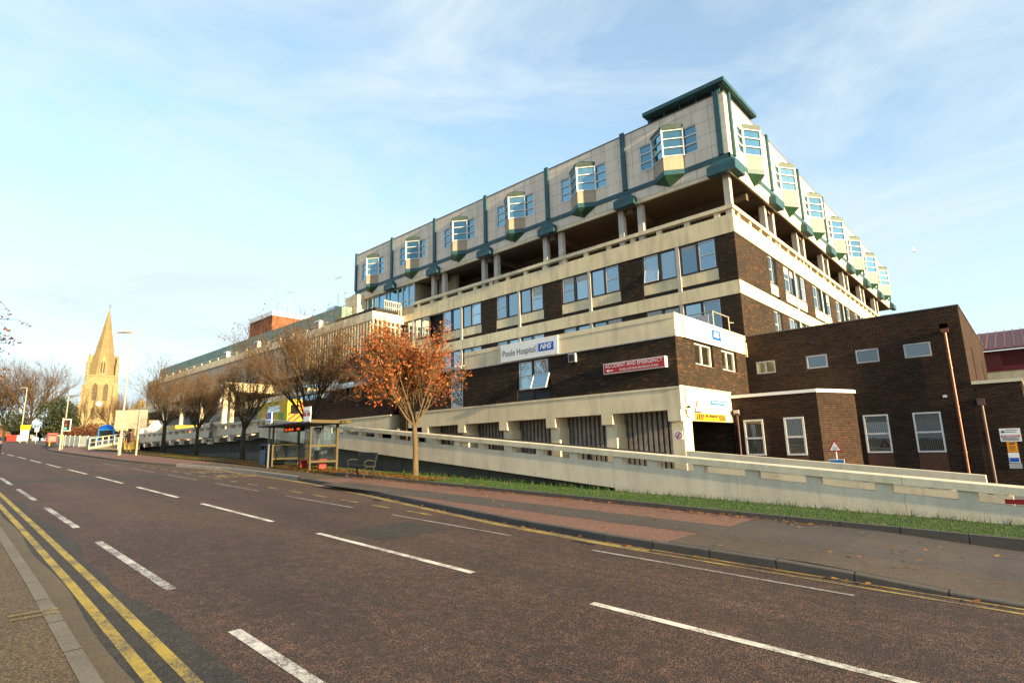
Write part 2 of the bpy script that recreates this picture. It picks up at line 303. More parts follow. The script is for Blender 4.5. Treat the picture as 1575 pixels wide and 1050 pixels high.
def npmesh(name, verts, faces, mat, parent=None, mi=None):
    me = bpy.data.meshes.new(name); verts = np.asarray(verts, np.float32); faces = np.asarray(faces, np.int32); n, k = faces.shape
    me.vertices.add(len(verts)); me.vertices.foreach_set('co', verts.ravel()); me.loops.add(n*k); me.loops.foreach_set('vertex_index', faces.ravel())
    me.polygons.add(n); me.polygons.foreach_set('loop_start', np.arange(0, n*k, k, dtype=np.int32)); me.polygons.foreach_set('loop_total', np.full(n, k, np.int32))
    for m in (mat if isinstance(mat, (list, tuple)) else [mat]): me.materials.append(MATS[m])
    me.update(calc_edges=True); me.validate(); o = bpy.data.objects.new(name, me); COL.objects.link(o)
    if parent: o.parent = parent
    return o
FONTS = {}
def text(mb, s, size, place, align='CENTER', shear=0, bold=0, sx=1.0, depth=0):
    cu = bpy.data.curves.new('t', 'FONT'); cu.body = s; cu.size = size; cu.align_x = align; cu.align_y = 'CENTER'; cu.shear = shear; cu.offset = bold; cu.resolution_u = 3
    ob = bpy.data.objects.new('t', cu); COL.objects.link(ob); dg = bpy.context.evaluated_depsgraph_get(); me = bpy.data.meshes.new_from_object(ob.evaluated_get(dg))
    mb.add([place(v.co.x*sx, v.co.y) for v in me.vertices], [tuple(p.vertices) for p in me.polygons])
    bpy.data.objects.remove(ob); bpy.data.meshes.remove(me); bpy.data.curves.remove(cu)
def wall(mb, F, u0, u1, v0, v1, holes=(), n=0, reveal=.14):
    """a wall face with openings and their reveals; F maps (u, out, v) to world"""
    us = sorted({u0, u1, *[h[0] for h in holes], *[h[1] for h in holes]}); vs = sorted({v0, v1, *[h[2] for h in holes], *[h[3] for h in holes]})
    us = [u for u in us if u0 <= u <= u1]; vs = [v for v in vs if v0 <= v <= v1]
    for a, b in zip(us, us[1:]):
        run = None
        for c, d in zip(vs, vs[1:]):
            if any(h[0] < (a+b)/2 < h[1] and h[2] < (c+d)/2 < h[3] for h in holes): continue
            mb.add([F(a, n, c), F(b, n, c), F(b, n, d), F(a, n, d)], [(0, 1, 2, 3)])
    for a, b, c, d in holes:
        for p, q in (((a, c), (b, c)), ((b, c), (b, d)), ((b, d), (a, d)), ((a, d), (a, c))):
            mb.add([F(p[0], n, p[1]), F(q[0], n, q[1]), F(q[0], n-reveal, q[1]), F(p[0], n-reveal, p[1])], [(0, 1, 2, 3)])
    return mb
def FX(y, x0=0): return lambda u, n, v: (x0+u, y-n, v)       # wall facing the street
def FY(x, y0=0): return lambda u, n, v: (x+n, y0+u, v)       # wall facing along the street to the right
def fbox(mb, F, u0, u1, n0, n1, v0, v1):
    return mb.hexa([F(u0, n1, v0), F(u1, n1, v0), F(u1, n0, v0), F(u0, n0, v0), F(u0, n1, v1), F(u1, n1, v1), F(u1, n0, v1), F(u0, n0, v1)])
def LOC(u, n, v): return (u, -n, v)                           # a window's own frame: u to the right, n outwards

# ------------------------------------------------------------ terrain profile: the street climbs to the left at 4 %
def g(x):
    if x > -110: return -.04*x
    if x > -260:
        d = -110-x; return 4.4+.04*d-.04*d*d/300
    return 7.4
def interp(pts, x):
    xs = [p[0] for p in pts]; return float(np.interp(x, xs, [p[1] for p in pts]))
KF = [(-93, 20), (-91, 14.5), (-89, 12), (-86, 10.9), (-84, 12), (-82, 18)]
KFAR = sorted([(40, 8.1), (-.4, 8.1), (-5.2, 8.14), (-7.7, 8.32), (-9.7, 8.62), (-12.1, 9.02), (-14.5, 9.45), (-17, 9.82), (-19, 10.06), (-21, 10.2), (-24, 10.3), (-27, 10.25), (-30, 9.95), (-33, 9.55), (-36, 9.2), (-41, 8.92), (-58, 8.95), (-64, 9.1), (-68, 9.6), (-71, 10.6), (-73.5, 12.4), (-75, 14.6), (-76, 18)])
def kfar(x): return interp(KFAR, x)
KNEAR = sorted([(40, .0), (0, .95), (-4.9, 1.15), (-8.5, 1.28), (-13.8, 1.43), (-30, 1.85), (-60, 2.6), (-110, 4.0), (-260, 8.5)])
def knear(x): return interp(KNEAR, x)
def frange(a, b, s):
    n = max(1, int(round((b-a)/s))); return [a+(b-a)*i/n for i in range(n+1)]
def strip(mb, xs, lo, hi, dz, ny=1):
    k = len(mb.v); n = ny+1; vs = []; 
    for x in xs:
        a = lo(x) if callable(lo) else lo; b = hi(x) if callable(hi) else hi; h = dz(x) if callable(dz) else dz
        vs += [(x, a+(b-a)*j/ny, g(x)+h) for j in range(n)]
    fs = [(i*n+j, (i+1)*n+j, (i+1)*n+j+1, i*n+j+1) for i in range(len(xs)-1) for j in range(ny)]
    return mb.add(vs, fs)
def vstrip(mb, xs, yf, d0, d1):
    vs = []
    for x in xs: vs += [(x, yf(x), g(x)+(d0(x) if callable(d0) else d0)), (x, yf(x), g(x)+(d1(x) if callable(d1) else d1))]
    return mb.add(vs, [(2*i, 2*i+2, 2*i+3, 2*i+1) for i in range(len(xs)-1)])
XS = frange(-900, -260, 80)[:-1]+frange(-260, -60, 5)[:-1]+frange(-60, 40, .5)[:-1]+frange(40, 300, 20)
# ground sheet
mb = MB(); strip(mb, XS, -400, 900, -.12); structure(mb.build('ground', 'earth'))
mb = MB(); xr = frange(-420, -92.9, 6)[:-1]+frange(-92.9, 60, .5)
strip(mb, xr, lambda x: knear(x)-.02, lambda x: max(kfar(x)+.02, 8.9) if x > -76 else (40 if x > -92 else 12.2), 0, 3)
road = structure(mb.build('road', 'road_asphalt'))
def up(k, f=0): return lambda x: k
# markings: children of the road, each kind one painted part
def dashes(mb, spans, yf, w, dz=.005):
    for a, b in spans:
        xs = frange(a, b, .7); strip(mb, xs, lambda x: yf(x)-w/2, lambda x: yf(x)+w/2, dz)
yc = lambda x: 5.14-.0115*min(x+3, 0)-.004*max(-x-30, 0)
mb = MB(); dashes(mb, [(-.89+5.83*k, -.89+5.83*k+4)[::1] for k in range(0)], yc, .1)
sp = [(-3.68-5.83*k, .32-5.83*k) for k in range(0, 11)]; dashes(mb, sp, yc, .105); mb.build('centre_line', 'white_line', road)
mb = MB(); dashes(mb, [(-9.0-i*3.0-61, -7.6-i*3.0-61) for i in range(14)], lambda x: 5.3-.012*(x+3), .16); mb.build('hazard_line', 'white_line', road)
yl = lambda x: 2.19-.0232*(x+3)
mb = MB(); dashes(mb, [(-1.85-5.76*k+2.1, -1.85-5.76*k+6.0-.0) for k in range(-1, 6)], yl, .11); mb.build('lane_line', 'white_worn', road)
mb = MB(); dashes(mb, [(-1.8-k*5.24, -1.8-k*5.24+3.5)[::1] for k in range(0)], yl, .1)
dashes(mb, [(-5.24, -1.75), (-10.5, -6.95), (-15.6, -12.1), (-21, -17.4), (-26.4, -22.8), (-32, -28.2), (-38, -34)], lambda x: 7.4-.0125*min(x+5, 0), .07); mb.build('cycle_lane_line', 'faint_line', road)
mb = MB(); dashes(mb, [(-78, 40)], lambda x: kfar(x)-.22 if x > -76 else 20, .07) if 0 else None
xx = frange(-60, 6, .6)
strip(mb, xx, lambda x: kfar(max(x, -40))-.20-.10, lambda x: kfar(max(x, -40))-.20-.03, .005); strip(mb, frange(-4.6, 6, .5), lambda x: kfar(x)-.09, lambda x: kfar(x)-.03, .005)
strip(mb, frange(-27, -4.6, .5), lambda x: kfar(x)-.28-.0, lambda x: kfar(x)-.10, .0055)
for a in [(-19.95, -19.22), (-18.29, -17.51), (-16.71, -15.98), (-15.29, -14.47), (-13.69, -12.87), (-12.18, -11.45), (-10.71, -9.8), (-21.6, -20.9), (-23.3, -22.5), (-25, -24.2), (-26.8, -25.9), (-28.6, -27.7), (-30.4, -29.5), (-32.2, -31.3), (-34, -33.1)]:
    dashes(mb, [a], lambda x: 8.02-.027*(x+9.8), .1, .006)
far_yellow = mb.build('bay_line', 'yellow_worn', road)
mb = MB()
for k, (word, xm) in enumerate((('BUS', -27.0), ('STOP', -24.1))):
    text(mb, word, 1.0, lambda a, b, xm=xm: (xm+b*2.3, 9.35-a*.55, g(xm+b*2.3)+.006), bold=.02)
mb.build('bus_stop_lettering', 'yellow_worn', road)
mb = MB(); xs = frange(-60, 8, .5)
strip(mb, xs, lambda x: knear(x)+.45-.0008*x*0, lambda x: knear(x)+.54, .006); strip(mb, xs, lambda x: knear(x)+.24, lambda x: knear(x)+.33, .006)
mb.build('double_yellow_line', 'yellow_line', road)
mb = MB(); strip(mb, frange(-19, 8, .3), lambda x: knear(x)+.0, lambda x: knear(x)+.70+.07*math.sin(x*.9)+.03*math.sin(x*2.7), .003); mb.build('gutter_strip', 'dark_asphalt', road)
mb = MB(); strip(mb, frange(-60, 8, .4), lambda x: knear(x)+0, lambda x: knear(x)+.2+.03*math.sin(x*1.3), .0045); mb.build('gutter_channel', 'gutter_tan', road)
mb = MB(); strip(mb, frange(-26.5, -25.2, .3), lambda x: knear(x)+.7, lambda x: 9.9, .003); strip(mb, frange(-9.4, -8.2, .3), 5.6, 7.1, .003); mb.build('trench_patch', 'dark_asphalt', road)
mb = MB(); strip(mb, frange(-60, 12, .5), lambda x: 3.62+.02*math.sin(x*1.7), lambda x: 3.64+.02*math.sin(x*1.7), .0025); strip(mb, frange(-60, 12, .5), lambda x: 6.28+.02*math.sin(x*1.3), lambda x: 6.3+.02*math.sin(x*1.3), .0025); mb.build('paving_seam', 'grey_asphalt', road)
mb = MB(); strip(mb, [-5.9, -5.45], lambda x: kfar(x)-.42, lambda x: kfar(x)-.05, .004); strip(mb, [-13.2, -12.75], lambda x: kfar(x)-.5, lambda x: kfar(x)-.35, .0075); mb.build('gully_grate', 'bin_black', road)
# near pavement, kerb
mb = MB(); xs = frange(-260, 60, 1.5); strip(mb, xs, -9, lambda x: knear(x)-.125, .085, 2); near = structure(mb.build('near_pavement', 'near_asphalt'))
mb = MB()
for i, a in enumerate(frange(-90, 20, .915)[:-1]):
    b = a+.915-.012; xs = [a, b]
    strip(mb, xs, lambda x: knear(x)-.125, lambda x: knear(x)-.012, .09); vstrip(mb, xs, lambda x: knear(x), -.02, .078); 
    mb.add([(x, knear(x)-dy, g(x)+h) for x in xs for dy, h in ((.012, .09), (0, .078))], [(0, 2, 3, 1)])
structure(mb.build('near_kerb', 'kerb_stone'))
mb = MB()
for x in (-7.05, -6.9): strip(mb, [x-.035, x+.035], lambda q: knear(q)-.36, lambda q: knear(q)-.0, .095)
mb.build('kerb_mark', 'yellow_worn', near)
# far pavement, kerb, trench patches
PAV = lambda x: .115 if x < -4.3 else (.115-.085*min(1, max(0, (x+2.3)/1.7)))
mb = MB(); xs = frange(-75.8, -42, .6)[:-1]+frange(-42, 40, .4)
GY = 11.78
strip(mb, xs, lambda x: kfar(x)+.125, lambda x: max(kfar(x)+.2, GY if x > -66 else GY+6), lambda x: .115 if x < -2.3 else max(.03, .115-.05*(x+2.3)), 2); pave = structure(mb.build('far_pavement', 'red_asphalt'))
dzp = lambda e: (lambda x: (.115 if x < -2.3 else max(.03, .115-.05*(x+2.3)))+e)
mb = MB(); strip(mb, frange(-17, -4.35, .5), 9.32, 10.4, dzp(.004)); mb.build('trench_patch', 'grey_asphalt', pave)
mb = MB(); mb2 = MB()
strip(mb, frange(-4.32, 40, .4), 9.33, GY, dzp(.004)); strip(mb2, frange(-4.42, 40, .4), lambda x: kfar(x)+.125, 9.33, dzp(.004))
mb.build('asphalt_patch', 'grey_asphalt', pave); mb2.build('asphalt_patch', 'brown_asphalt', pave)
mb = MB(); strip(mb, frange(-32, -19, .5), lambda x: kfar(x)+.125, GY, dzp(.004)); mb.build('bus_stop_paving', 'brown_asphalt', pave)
def kerb(name, mat, a0, a1, dz=0):
    mb = MB()
    for a in frange(a0, a1, .915)[:-1]:
        xs = [a, a+.9]; h = lambda x: (.115 if x < -2.3 else max(.03, .115-.05*(x+2.3)))+dz
        strip(mb, xs, lambda x: kfar(x)+.015, lambda x: kfar(x)+.125, h); vstrip(mb, xs, kfar, -.02, lambda x: h(x)-.014)
        mb.add([(x, kfar(x)+dy, g(x)+h(x)-e) for x in xs for dy, e in ((0, .014), (.015, 0))], [(0, 2, 3, 1)])
    return structure(mb.build(name, mat))
kerb('far_kerb', 'kerb_dark', -20.1, 30); kerb('far_kerb', 'kerb_pale', -32, -20.1, .035); kerb('far_kerb', 'kerb_dark', -75.9, -32)
# grass verge with its edging
mb = MB(); strip(mb, frange(-66, 40, 1), GY+.05, 17.2, lambda x: .0, 4); [mb.v.__setitem__(i, (v[0], v[1], v[2]+max(-.12, .15-.25*(v[1]-11.83)/4.4))) for i, v in enumerate(mb.v)]; verge = structure(mb.build('grass_verge', 'grass_base'))
mb = MB()
for a in frange(-20.2, 30, .915)[:-1]:
    xs = [a, a+.9]; strip(mb, xs, GY, GY+.1, .21); vstrip(mb, xs, lambda x: GY, 0, .21); vstrip(mb, xs, lambda x: GY+.1, 0, .21)
structure(mb.build('verge_edging', 'kerb_dark'))
def blades(name, n, x0, x1, y0, y1, h0, h1, w, power=1, edge=None):
    u = RNG.random(n)**power; x = x1+(x0-x1)*u; y = y0+(y1-y0)*RNG.random(n)
    if edge is not None: y = edge+(RNG.random(n)-.5)*.16
    keep = np.sin(x*1.7+np.sin(y*2.1))*np.sin(y*2.3+x*.4) > -.75-RNG.random(n)*.5; x, y = x[keep], y[keep]; n = len(x)
    z = np.array([g(t) for t in x])+np.maximum(-.12, .15-.25*(y-11.83)/4.4)-.008; h = h0+(h1-h0)*RNG.random(n)**1.6; a = RNG.random(n)*2*PI; lean = (RNG.random((n, 2))-.5)*1.1*h[:, None]
    dx, dy = np.cos(a)*w*(1+np.abs(x)/25), np.sin(a)*w*(1+np.abs(x)/25); V = np.empty((n, 3, 3), np.float32)
    V[:, 0] = np.stack([x-dx, y-dy, z], 1); V[:, 1] = np.stack([x+dx, y+dy, z], 1); V[:, 2] = np.stack([x+lean[:, 0], y+lean[:, 1], z+h], 1)
    return tag(npmesh(name, V.reshape(-1, 3), np.arange(3*n).reshape(-1, 3), 'grass_blade'), kind='stuff')
tag(blades('grass', 190000, -66, 3, GY+.12, 16.15, .015, .042, .006, 1.7), 'short green lawn grass on the verge below the ramp wall', 'grass')
tag(blades('long_grass', 1500, -22, 3, 0, 0, .06, .22, .007, 1.2, 16.12), 'longer uncut grass tufts along the foot of the ramp wall', 'grass')
def litter(name, label, pts, size):
    n = len(pts); V = np.empty((n, 5, 3), np.float32); a = RNG.random(n)*2*PI; s = size*(.6+.8*RNG.random(n)); tl = (RNG.random((n, 4))-.2)*.5
    for k, (l, w, b) in enumerate(((-1, 0, 0), (-.1, .55, 1), (1, 0, 2), (-.1, -.55, 3))):
        V[:, k] = np.stack([pts[:, 0]+s*(l*np.cos(a)-w*np.sin(a)), pts[:, 1]+s*(l*np.sin(a)+w*np.cos(a)), pts[:, 2]+.008+s*np.abs(tl[:, b])], 1)
    F = np.arange(5*n).reshape(-1, 5)[:, :4]
    o = npmesh(name, V.reshape(-1, 3), F, 'litter'); tag(o, label, 'leaves', kind='stuff'); return o
def scat(n, x0, x1, y0, y1, up, centre=None):
    x = x0+(x1-x0)*RNG.random(n); y = y0+(y1-y0)*RNG.random(n)
    return np.stack([x, y, np.array([g(t)+up for t in x])], 1)
litter('fallen_leaves', 'orange autumn leaves lying thick on the verge under the trees', np.concatenate([scat(7000, -34, -15.5, GY+.1, 13.6, .14), scat(600, -34, -13, GY+.1, 14.8, .1), scat(4200, -60, -32, GY+.1, 13.8, .13), scat(30, -12, 0, GY+.1, 14, .13)]), .055)
litter('pavement_leaves', 'scattered orange leaves lying on the far pavement and in its gutter', np.concatenate([scat(260, -30, -8, 9.5, 11.7, .125), scat(620, -24, -3, 11.45, 11.77, .13), scat(60, -10, 0, 8.4, 11.6, .125), scat(14, -3, 0, 8.5, 11, .1), np.array([[x, kfar(x)-.05-.1*RNG.random(), g(x)+.01] for x in RNG.uniform(-14, -.5, 60)])]), .045)
# yard behind the ramp and the ambulance deck
mb = MB(); strip(mb, frange(-45, 60, 2), 19.9, 300, -.02); structure(mb.build('yard', 'yard'))
mb = MB(); mb.box(-66.5, -37.9, 16.5, 26, 2.85, 3.1); mb.box(-37.9, -27.6, 19.9, 26, 2.85, 3.1); structure(mb.build('ambulance_deck', 'yard'))
# ============================================================ main ward building
YM, XM = 27.5, -9.8
FF, FS = FX(YM), FY(XM)
hosp = thing('ward_building', 'tall cream and brown brick hospital ward block with teal trimmed top storey', 'hospital building', (-27, 45, 0), world=True)
def sub(mb, name, mat, parent, **k): return mb.build(name, mat, parent, **k)
# ---- window units, built once in their own frame and copied
def make_window(parent, w, h, sash, glass='ward_glass', frame='dark_frame', sashmat='white_frame', tilt=0, blind=None):
    """two lights: one fixed pane and one white sash with a transom; sash = 'L', 'R' or 'B' for both"""
    m = MB(); t = .085; mid = w/2
    fbox(m, LOC, 0, w, -.12, -.02, 0, t); fbox(m, LOC, 0, w, -.12, -.02, h-t, h); fbox(m, LOC, 0, t, -.12, -.02, t, h-t); fbox(m, LOC, w-t, w, -.12, -.02, t, h-t)
    fbox(m, LOC, mid-.07, mid+.07, -.12, 0, t, h-t)
    win = m.build('window', frame, parent, local=True)
    for s, a, b in (('L', t, mid-.07), ('R', mid+.07, w-t)):
        p = MB(); p.add([LOC(a, -.085, t), LOC(b, -.085, t), LOC(b, -.085, h-t), LOC(a, -.085, h-t)], [(0, 1, 2, 3)])
        p.build('pane', glass, win, local=True)
        if blind and (s in blind[0]):
            bm_ = MB(); fbox(bm_, LOC, a+.01, b-.01, -.083, -.081, h-t-blind[1], h-t); bm_.build('blind', 'blind_cloth', win, local=True)
        if sash in (s, 'B'):
            q = MB(); e = .045; zt = t+(h-2*t)*.5
            for z0, z1 in ((t, t+e), (zt-.025, zt+.025), (h-t-e, h-t)): fbox(q, LOC, a, b, -.08, -.035, z0, z1)
            fbox(q, LOC, a, a+e, -.08, -.035, t+e, zt-.025); fbox(q, LOC, a, a+e, -.08, -.035, zt+.025, h-t-e)
            fbox(q, LOC, b-e, b, -.08, -.035, t+e, zt-.025); fbox(q, LOC, b-e, b, -.08, -.035, zt+.025, h-t-e)
            if tilt:
                hh = zt-t-.02; o = tilt
                q.hexa([LOC(a, -.03+o, t-.02), LOC(b, -.03+o, t-.02), LOC(b, -.06+o, t-.02), LOC(a, -.06+o, t-.02), LOC(a, -.03+o, t+.03), LOC(b, -.03+o, t+.03), LOC(b, -.06+o, t+.03), LOC(a, -.06+o, t+.03)])
                for x in (a, b-.04): q.hexa([LOC(x, -.03+o, t), LOC(x+.04, -.03+o, t), LOC(x+.04, -.06+o, t), LOC(x, -.06+o, t), LOC(x, -.03, zt), LOC(x+.04, -.03, zt), LOC(x+.04, -.06, zt), LOC(x, -.06, zt)])
            sh = q.build('sash', sashmat, win, local=True)
            if tilt:
                p2 = MB(); p2.add([LOC(a+.03, -.045+tilt, t+.02), LOC(b-.03, -.045+tilt, t+.02), LOC(b-.03, -.045, zt), LOC(a+.03, -.045, zt)], [(0, 1, 2, 3)]); p2.build('open_pane', glass, win, local=True)
    return win
HW = 2.06
off = -hosp.location
def at(o, F, u, v): 
    p = F(u, 0, v); o.location = (p[0]+off.x, p[1]+off.y, p[2]+off.z); return o
wL = make_window(hosp, HW, 1.69, 'L'); wR = make_window(hosp, HW, 1.69, 'R'); wLt = make_window(hosp, HW, 1.69, 'L', tilt=.16); wRt = make_window(hosp, HW, 1.69, 'R', tilt=.16)
wLb = make_window(hosp, HW, 1.69, 'L', blind=('LR', .38)); wRb = make_window(hosp, HW, 1.69, 'R', blind=('R', .55)); wRc = make_window(hosp, HW, 1.69, 'R', blind=('L', .16))
used = set()
def put(proto, F, u, v, rz=0):
    o = proto if proto.name not in used else dup(proto, hosp); used.add(proto.name); o.rotation_euler = (0, 0, rz); return at(o, F, u, v)
brickm, spand, strip_, pill, band = MB(), MB(), MB(), MB(), MB()
def bay_level(F, u0, z0, rz, sideways, k, lv):
    """one bay: two windows either side of a slim pillar; z0 = floor band top"""
    a, c, d = u0, u0+2.15, u0+4.3
    l, r = (wL, wR)
    if (k*3+lv*2) % 5 == 1: l = wLt
    if (k*3+lv*2) % 5 == 3: r = wRt
    if (k*5+lv*7) % 4 == 2 and l is wL: l = wLb
    if (k*3+lv*5) % 4 == 1 and r is wR: r = wRb
    if (k*3+lv*5) % 4 == 3 and r is wR: r = wRc
    put(l, F, a+.02, z0+.84, rz); put(r, F, c+.09, z0+.84, rz)
    fbox(pill, F, c-.1, c+.1, -.3, .025, z0+.001, z0+2.53)
    for x0, x1 in ((a, c-.1), (c+.1, d)):
        fbox(spand, F, x0, x1, -.3, -.03, z0+.24, z0+.84); fbox(strip_, F, x0, x1, -.3, -.12, z0+.002, z0+.24)
LV = [(9.78, 3), (6.55, 2)]
FB = [-15.08-5.8*k for k in range(4)]
for z0, lv in LV:
    x = XM
    for k, b in enumerate(FB):
        bay_level(FF, b, z0, 0, False, k, lv); fbox(brickm, FF, b+4.3, x if k else XM-.3, -.3, 0, z0, z0+2.53); x = b
    fbox(brickm, FF, -34.2, FB[3], -.3, 0, z0, z0+2.53) if 0 else None
    # last bay runs in behind the glazed wing
    put(wL, FF, -38.2, z0+.84); put(wR, FF, -36.12, z0+.84); fbox(pill, FF, -36.25, -36.05, -.3, .025, z0, z0+2.53); fbox(spand, FF, -44.5, -34.2, -.3, -.13, z0, z0+.84); fbox(brickm, FF, -34.2, FB[3], -.3, 0, z0, z0+2.53) if 0 else None
    # side elevation
    y = YM+.3; fbox(brickm, FS, YM, 32.32, -.3, 0, z0, z0+2.53)
    o = put(wL, FS, 32.36, z0+.84, PI/2); o.scale = (.63, 1, 1)
    fbox(spand, FS, 32.32, 33.66, -.3, -.03, z0+.24, z0+.84); fbox(strip_, FS, 32.32, 33.66, -.3, -.12, z0+.002, z0+.24); fbox(brickm, FS, 33.66, 34.97, -.3, 0, z0, z0+2.53)
    for k in range(6):
        b = 34.97+6.07*k; bay_level(FS, b, z0, PI/2, True, k+1, lv); fbox(brickm, FS, b+4.3, b+6.07 if k < 5 else 70.4, -.3, 0, z0, z0+2.53)
for z0, z1 in ((12.31, 13.28), (9.08, 9.78), (5.85, 6.55)):
    for c in frange(-44.5, XM+.04, 5.8) if 0 else (0,): pass
    us = [-44.6, -39.4, -33.55, -27.75, -21.95, -16.0, XM-.3]
    for a, b in zip(us, us[1:]): fbox(band, FF, a+.006, b, -.3, .04, z0, z1)
    us = [YM-.04-.006, 33.6, 39.7, 45.8, 51.9, 57.9, 64, 70.4]
    for a, b in zip(us, us[1:]): fbox(band, FS, a+.006, b, -.3, .04, z0, z1)
fbox(brickm, FF, -44.6, XM-.3, -.3, 0, -1.5, 5.85); fbox(brickm, FS, YM, 70.4, -.3, 0, -1, 5.85)
for w_ in (wL, wR, wLt, wRt, wLb, wRb, wRc):
    if w_.name not in used:
        for ch_ in list(w_.children): bpy.data.objects.remove(ch_)
        bpy.data.objects.remove(w_)
brickm.build('brick_wall', 'dark_brick', hosp); spand.pieces('spandrel_panel', 'cream_concrete', hosp); strip_.pieces('recess_strip', 'black_board', hosp); pill.pieces('window_pillar', 'grey_column', hosp); band.pieces('floor_band', 'cream_concrete', hosp)
core = MB(); core.box(-44.3, XM-.35, YM+.35, 70.2, -1, 12.5); core.box(-44.3, -14.2, 31.9, 70.2, 12.5, 15.6); core.build('light_block_core', 'room_dark', hosp)  # unseen black boxes added inside each block to stop light leaking through
# ---- open balcony storey
rail = MB(); post = MB(); cols = MB(); slab = MB(); back = MB(); slats = MB()
fbox(rail, FF, -36.0, XM+.1, -.22, .1, 13.56, 13.77); fbox(rail, FS, YM+.22, 70.4, -.22, .1, 13.56, 13.77)
for i in range(16): fbox(post, FF, -10.75-1.66*i, -10.45-1.66*i, -.2, .0, 13.28, 13.56)
for i in range(26): fbox(post, FS, 28.3+1.6*i, 28.58+1.6*i, -.2, .0, 13.28, 13.56)
for i in range(150): fbox(slats, FF, -10.9-.165*i, -10.82-.165*i, -.34, -.3, 13.1, 13.62)
for i in range(220): fbox(slats, FS, 28.4+.185*i, 28.48+.185*i, -.34, -.3, 13.1, 13.62)
for c in (-15.68, -21.5, -27.35, -33.1):
    for d in (-.62, .66): fbox(cols, FF, c+d-.17, c+d+.17, -.36, -.04, 13.28, 15.5) if abs(c+d) < 36 else None
fbox(cols, FF, -10.12, XM+.0, -.36, -.02, 13.28, 15.5)
for c in (33.6, 39.65, 45.7, 51.8, 57.8, 63.9):
    for d in (-.6, .75): fbox(cols, FS, c+d-.17, c+d+.17, -.36, -.04, 13.28, 15.5)
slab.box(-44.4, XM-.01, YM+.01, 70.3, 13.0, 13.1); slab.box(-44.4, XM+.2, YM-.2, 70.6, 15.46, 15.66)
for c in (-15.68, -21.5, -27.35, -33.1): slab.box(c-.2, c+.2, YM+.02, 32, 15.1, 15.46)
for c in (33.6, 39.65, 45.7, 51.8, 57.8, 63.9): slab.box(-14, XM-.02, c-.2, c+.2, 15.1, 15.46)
slab.box(-44, -9.95, 30.3, 30.6, 15.0, 15.46); slab.box(-12.6, -12.3, 30.7, 70, 15.0, 15.46)
back.box(-44.3, -12.9, 31.2, 31.5, 13.1, 15.46); back.box(-12.9, -12.6, 31.2, 70.2, 13.1, 15.46)
m = MB(); fbox(m, FF, -44.5, XM+.26, .12, .235, 15.44, 15.655); fbox(m, FS, YM-.12, 70.6, .12, .235, 15.44, 15.655); m.build('edge_beam', 'cream_render', hosp)
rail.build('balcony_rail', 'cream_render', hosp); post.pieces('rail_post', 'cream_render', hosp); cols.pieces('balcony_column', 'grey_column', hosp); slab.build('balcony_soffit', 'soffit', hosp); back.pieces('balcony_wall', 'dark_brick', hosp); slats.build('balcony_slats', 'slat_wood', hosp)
# glazing at the back of the balcony, and beside it the timber seen at the corner
m = MB(); p = MB()
for i in range(22):
    u = -13.6-i*1.02
    if i % 6 > 3: continue
    m.box(u-.98, u-.92, 31.1, 31.18, 13.3, 15.1); m.box(u-.04, u+.02, 31.1, 31.18, 13.3, 15.1)
    for z in (13.3, 14.2, 14.65, 15.04): m.box(u-.92, u-.04, 31.1, 31.18, z, z+.06)
    p.add([(u-.92, 31.16, 13.3), (u-.04, 31.16, 13.3), (u-.04, 31.16, 15.1), (u-.92, 31.16, 15.1)], [(0, 1, 2, 3)])
bw = m.build('balcony_window', 'dark_frame', hosp); p.build('pane', 'dark_glass', bw)
# ---- glazed enclosure at the left end of the balcony storey
m = MB(); p = MB(); q = MB()
xs = [-44.5, -43.6, -42.9, -42.0, -41.2, -40.1, -39.6, -38.4, -37.7, -36.9, -36.1]
for a in xs: fbox(m, FF, a-.05, a+.05, -.1, .04, 13.55, 15.46)
for z in (13.55, 14.1, 15.4): fbox(m, FF, -44.5, -36.1, -.08, .02, z, z+.06)
p.add([FF(-44.5, -.05, 13.5), FF(-36.1, -.05, 13.5), FF(-36.1, -.05, 15.46), FF(-44.5, -.05, 15.46)], [(0, 1, 2, 3)])
fbox(q, FF, -44.5, -36.05, -.2, .05, 12.9, 13.55); fbox(q, FF, -36.2, -36.05, -3, -.2, 13.1, 15.46)
fw = m.build('enclosure_frame', 'white_frame', hosp); p.build('pane', 'teal_glass', fw); q.build('enclosure_panel', 'pink_panel', hosp)
m = MB(); m.box(-34.2, -32.1, 28.6, 28.9, 13.1, 15.46); m.build('lift_wall', 'pink_panel', hosp)
# ---- top storey, cantilevered out, with its triangular bay windows
FT, FTS = FX(27.25), FY(-9.55)
BX = [-12.88-5.8*k for k in range(6)]; BY = [30.55+6.07*k for k in range(7)]; ZT0, ZT1 = 15.66, 19.93
top = MB()
hol = lambda cs: [(c+a, c+b, 17.24, 18.82) for c in cs for a, b in ((-1.76, -.95), (.95, 1.76))]
wall(top, FT, -44.6, -9.55, ZT0, ZT1, hol(BX), 0, .12); wall(top, FTS, 27.25, 70.75, ZT0, ZT1, hol(BY), 0, .12)
top.box(-44.6, -44.3, 27.26, 70.7, ZT0, ZT1); top.box(-44.5, -9.7, 70.45, 70.75, ZT0, ZT1); top.box(-44.2, -9.9, 27.6, 70.4, 17, 19.7)
top.build('top_storey_wall', 'grc_panel', hosp)
m = MB(); fbox(m, FT, -44.62, -9.5, -.25, .03, ZT1, ZT1+.06); fbox(m, FTS, 27.5, 70.8, -.25, .03, ZT1, ZT1+.06); m.build('parapet_cap', 'cap_metal', hosp)
m = MB(); m.box(-44.3, -9.8, 27.55, 70.5, 19.6, 19.8); m.build('roof', 'roof_felt', hosp)
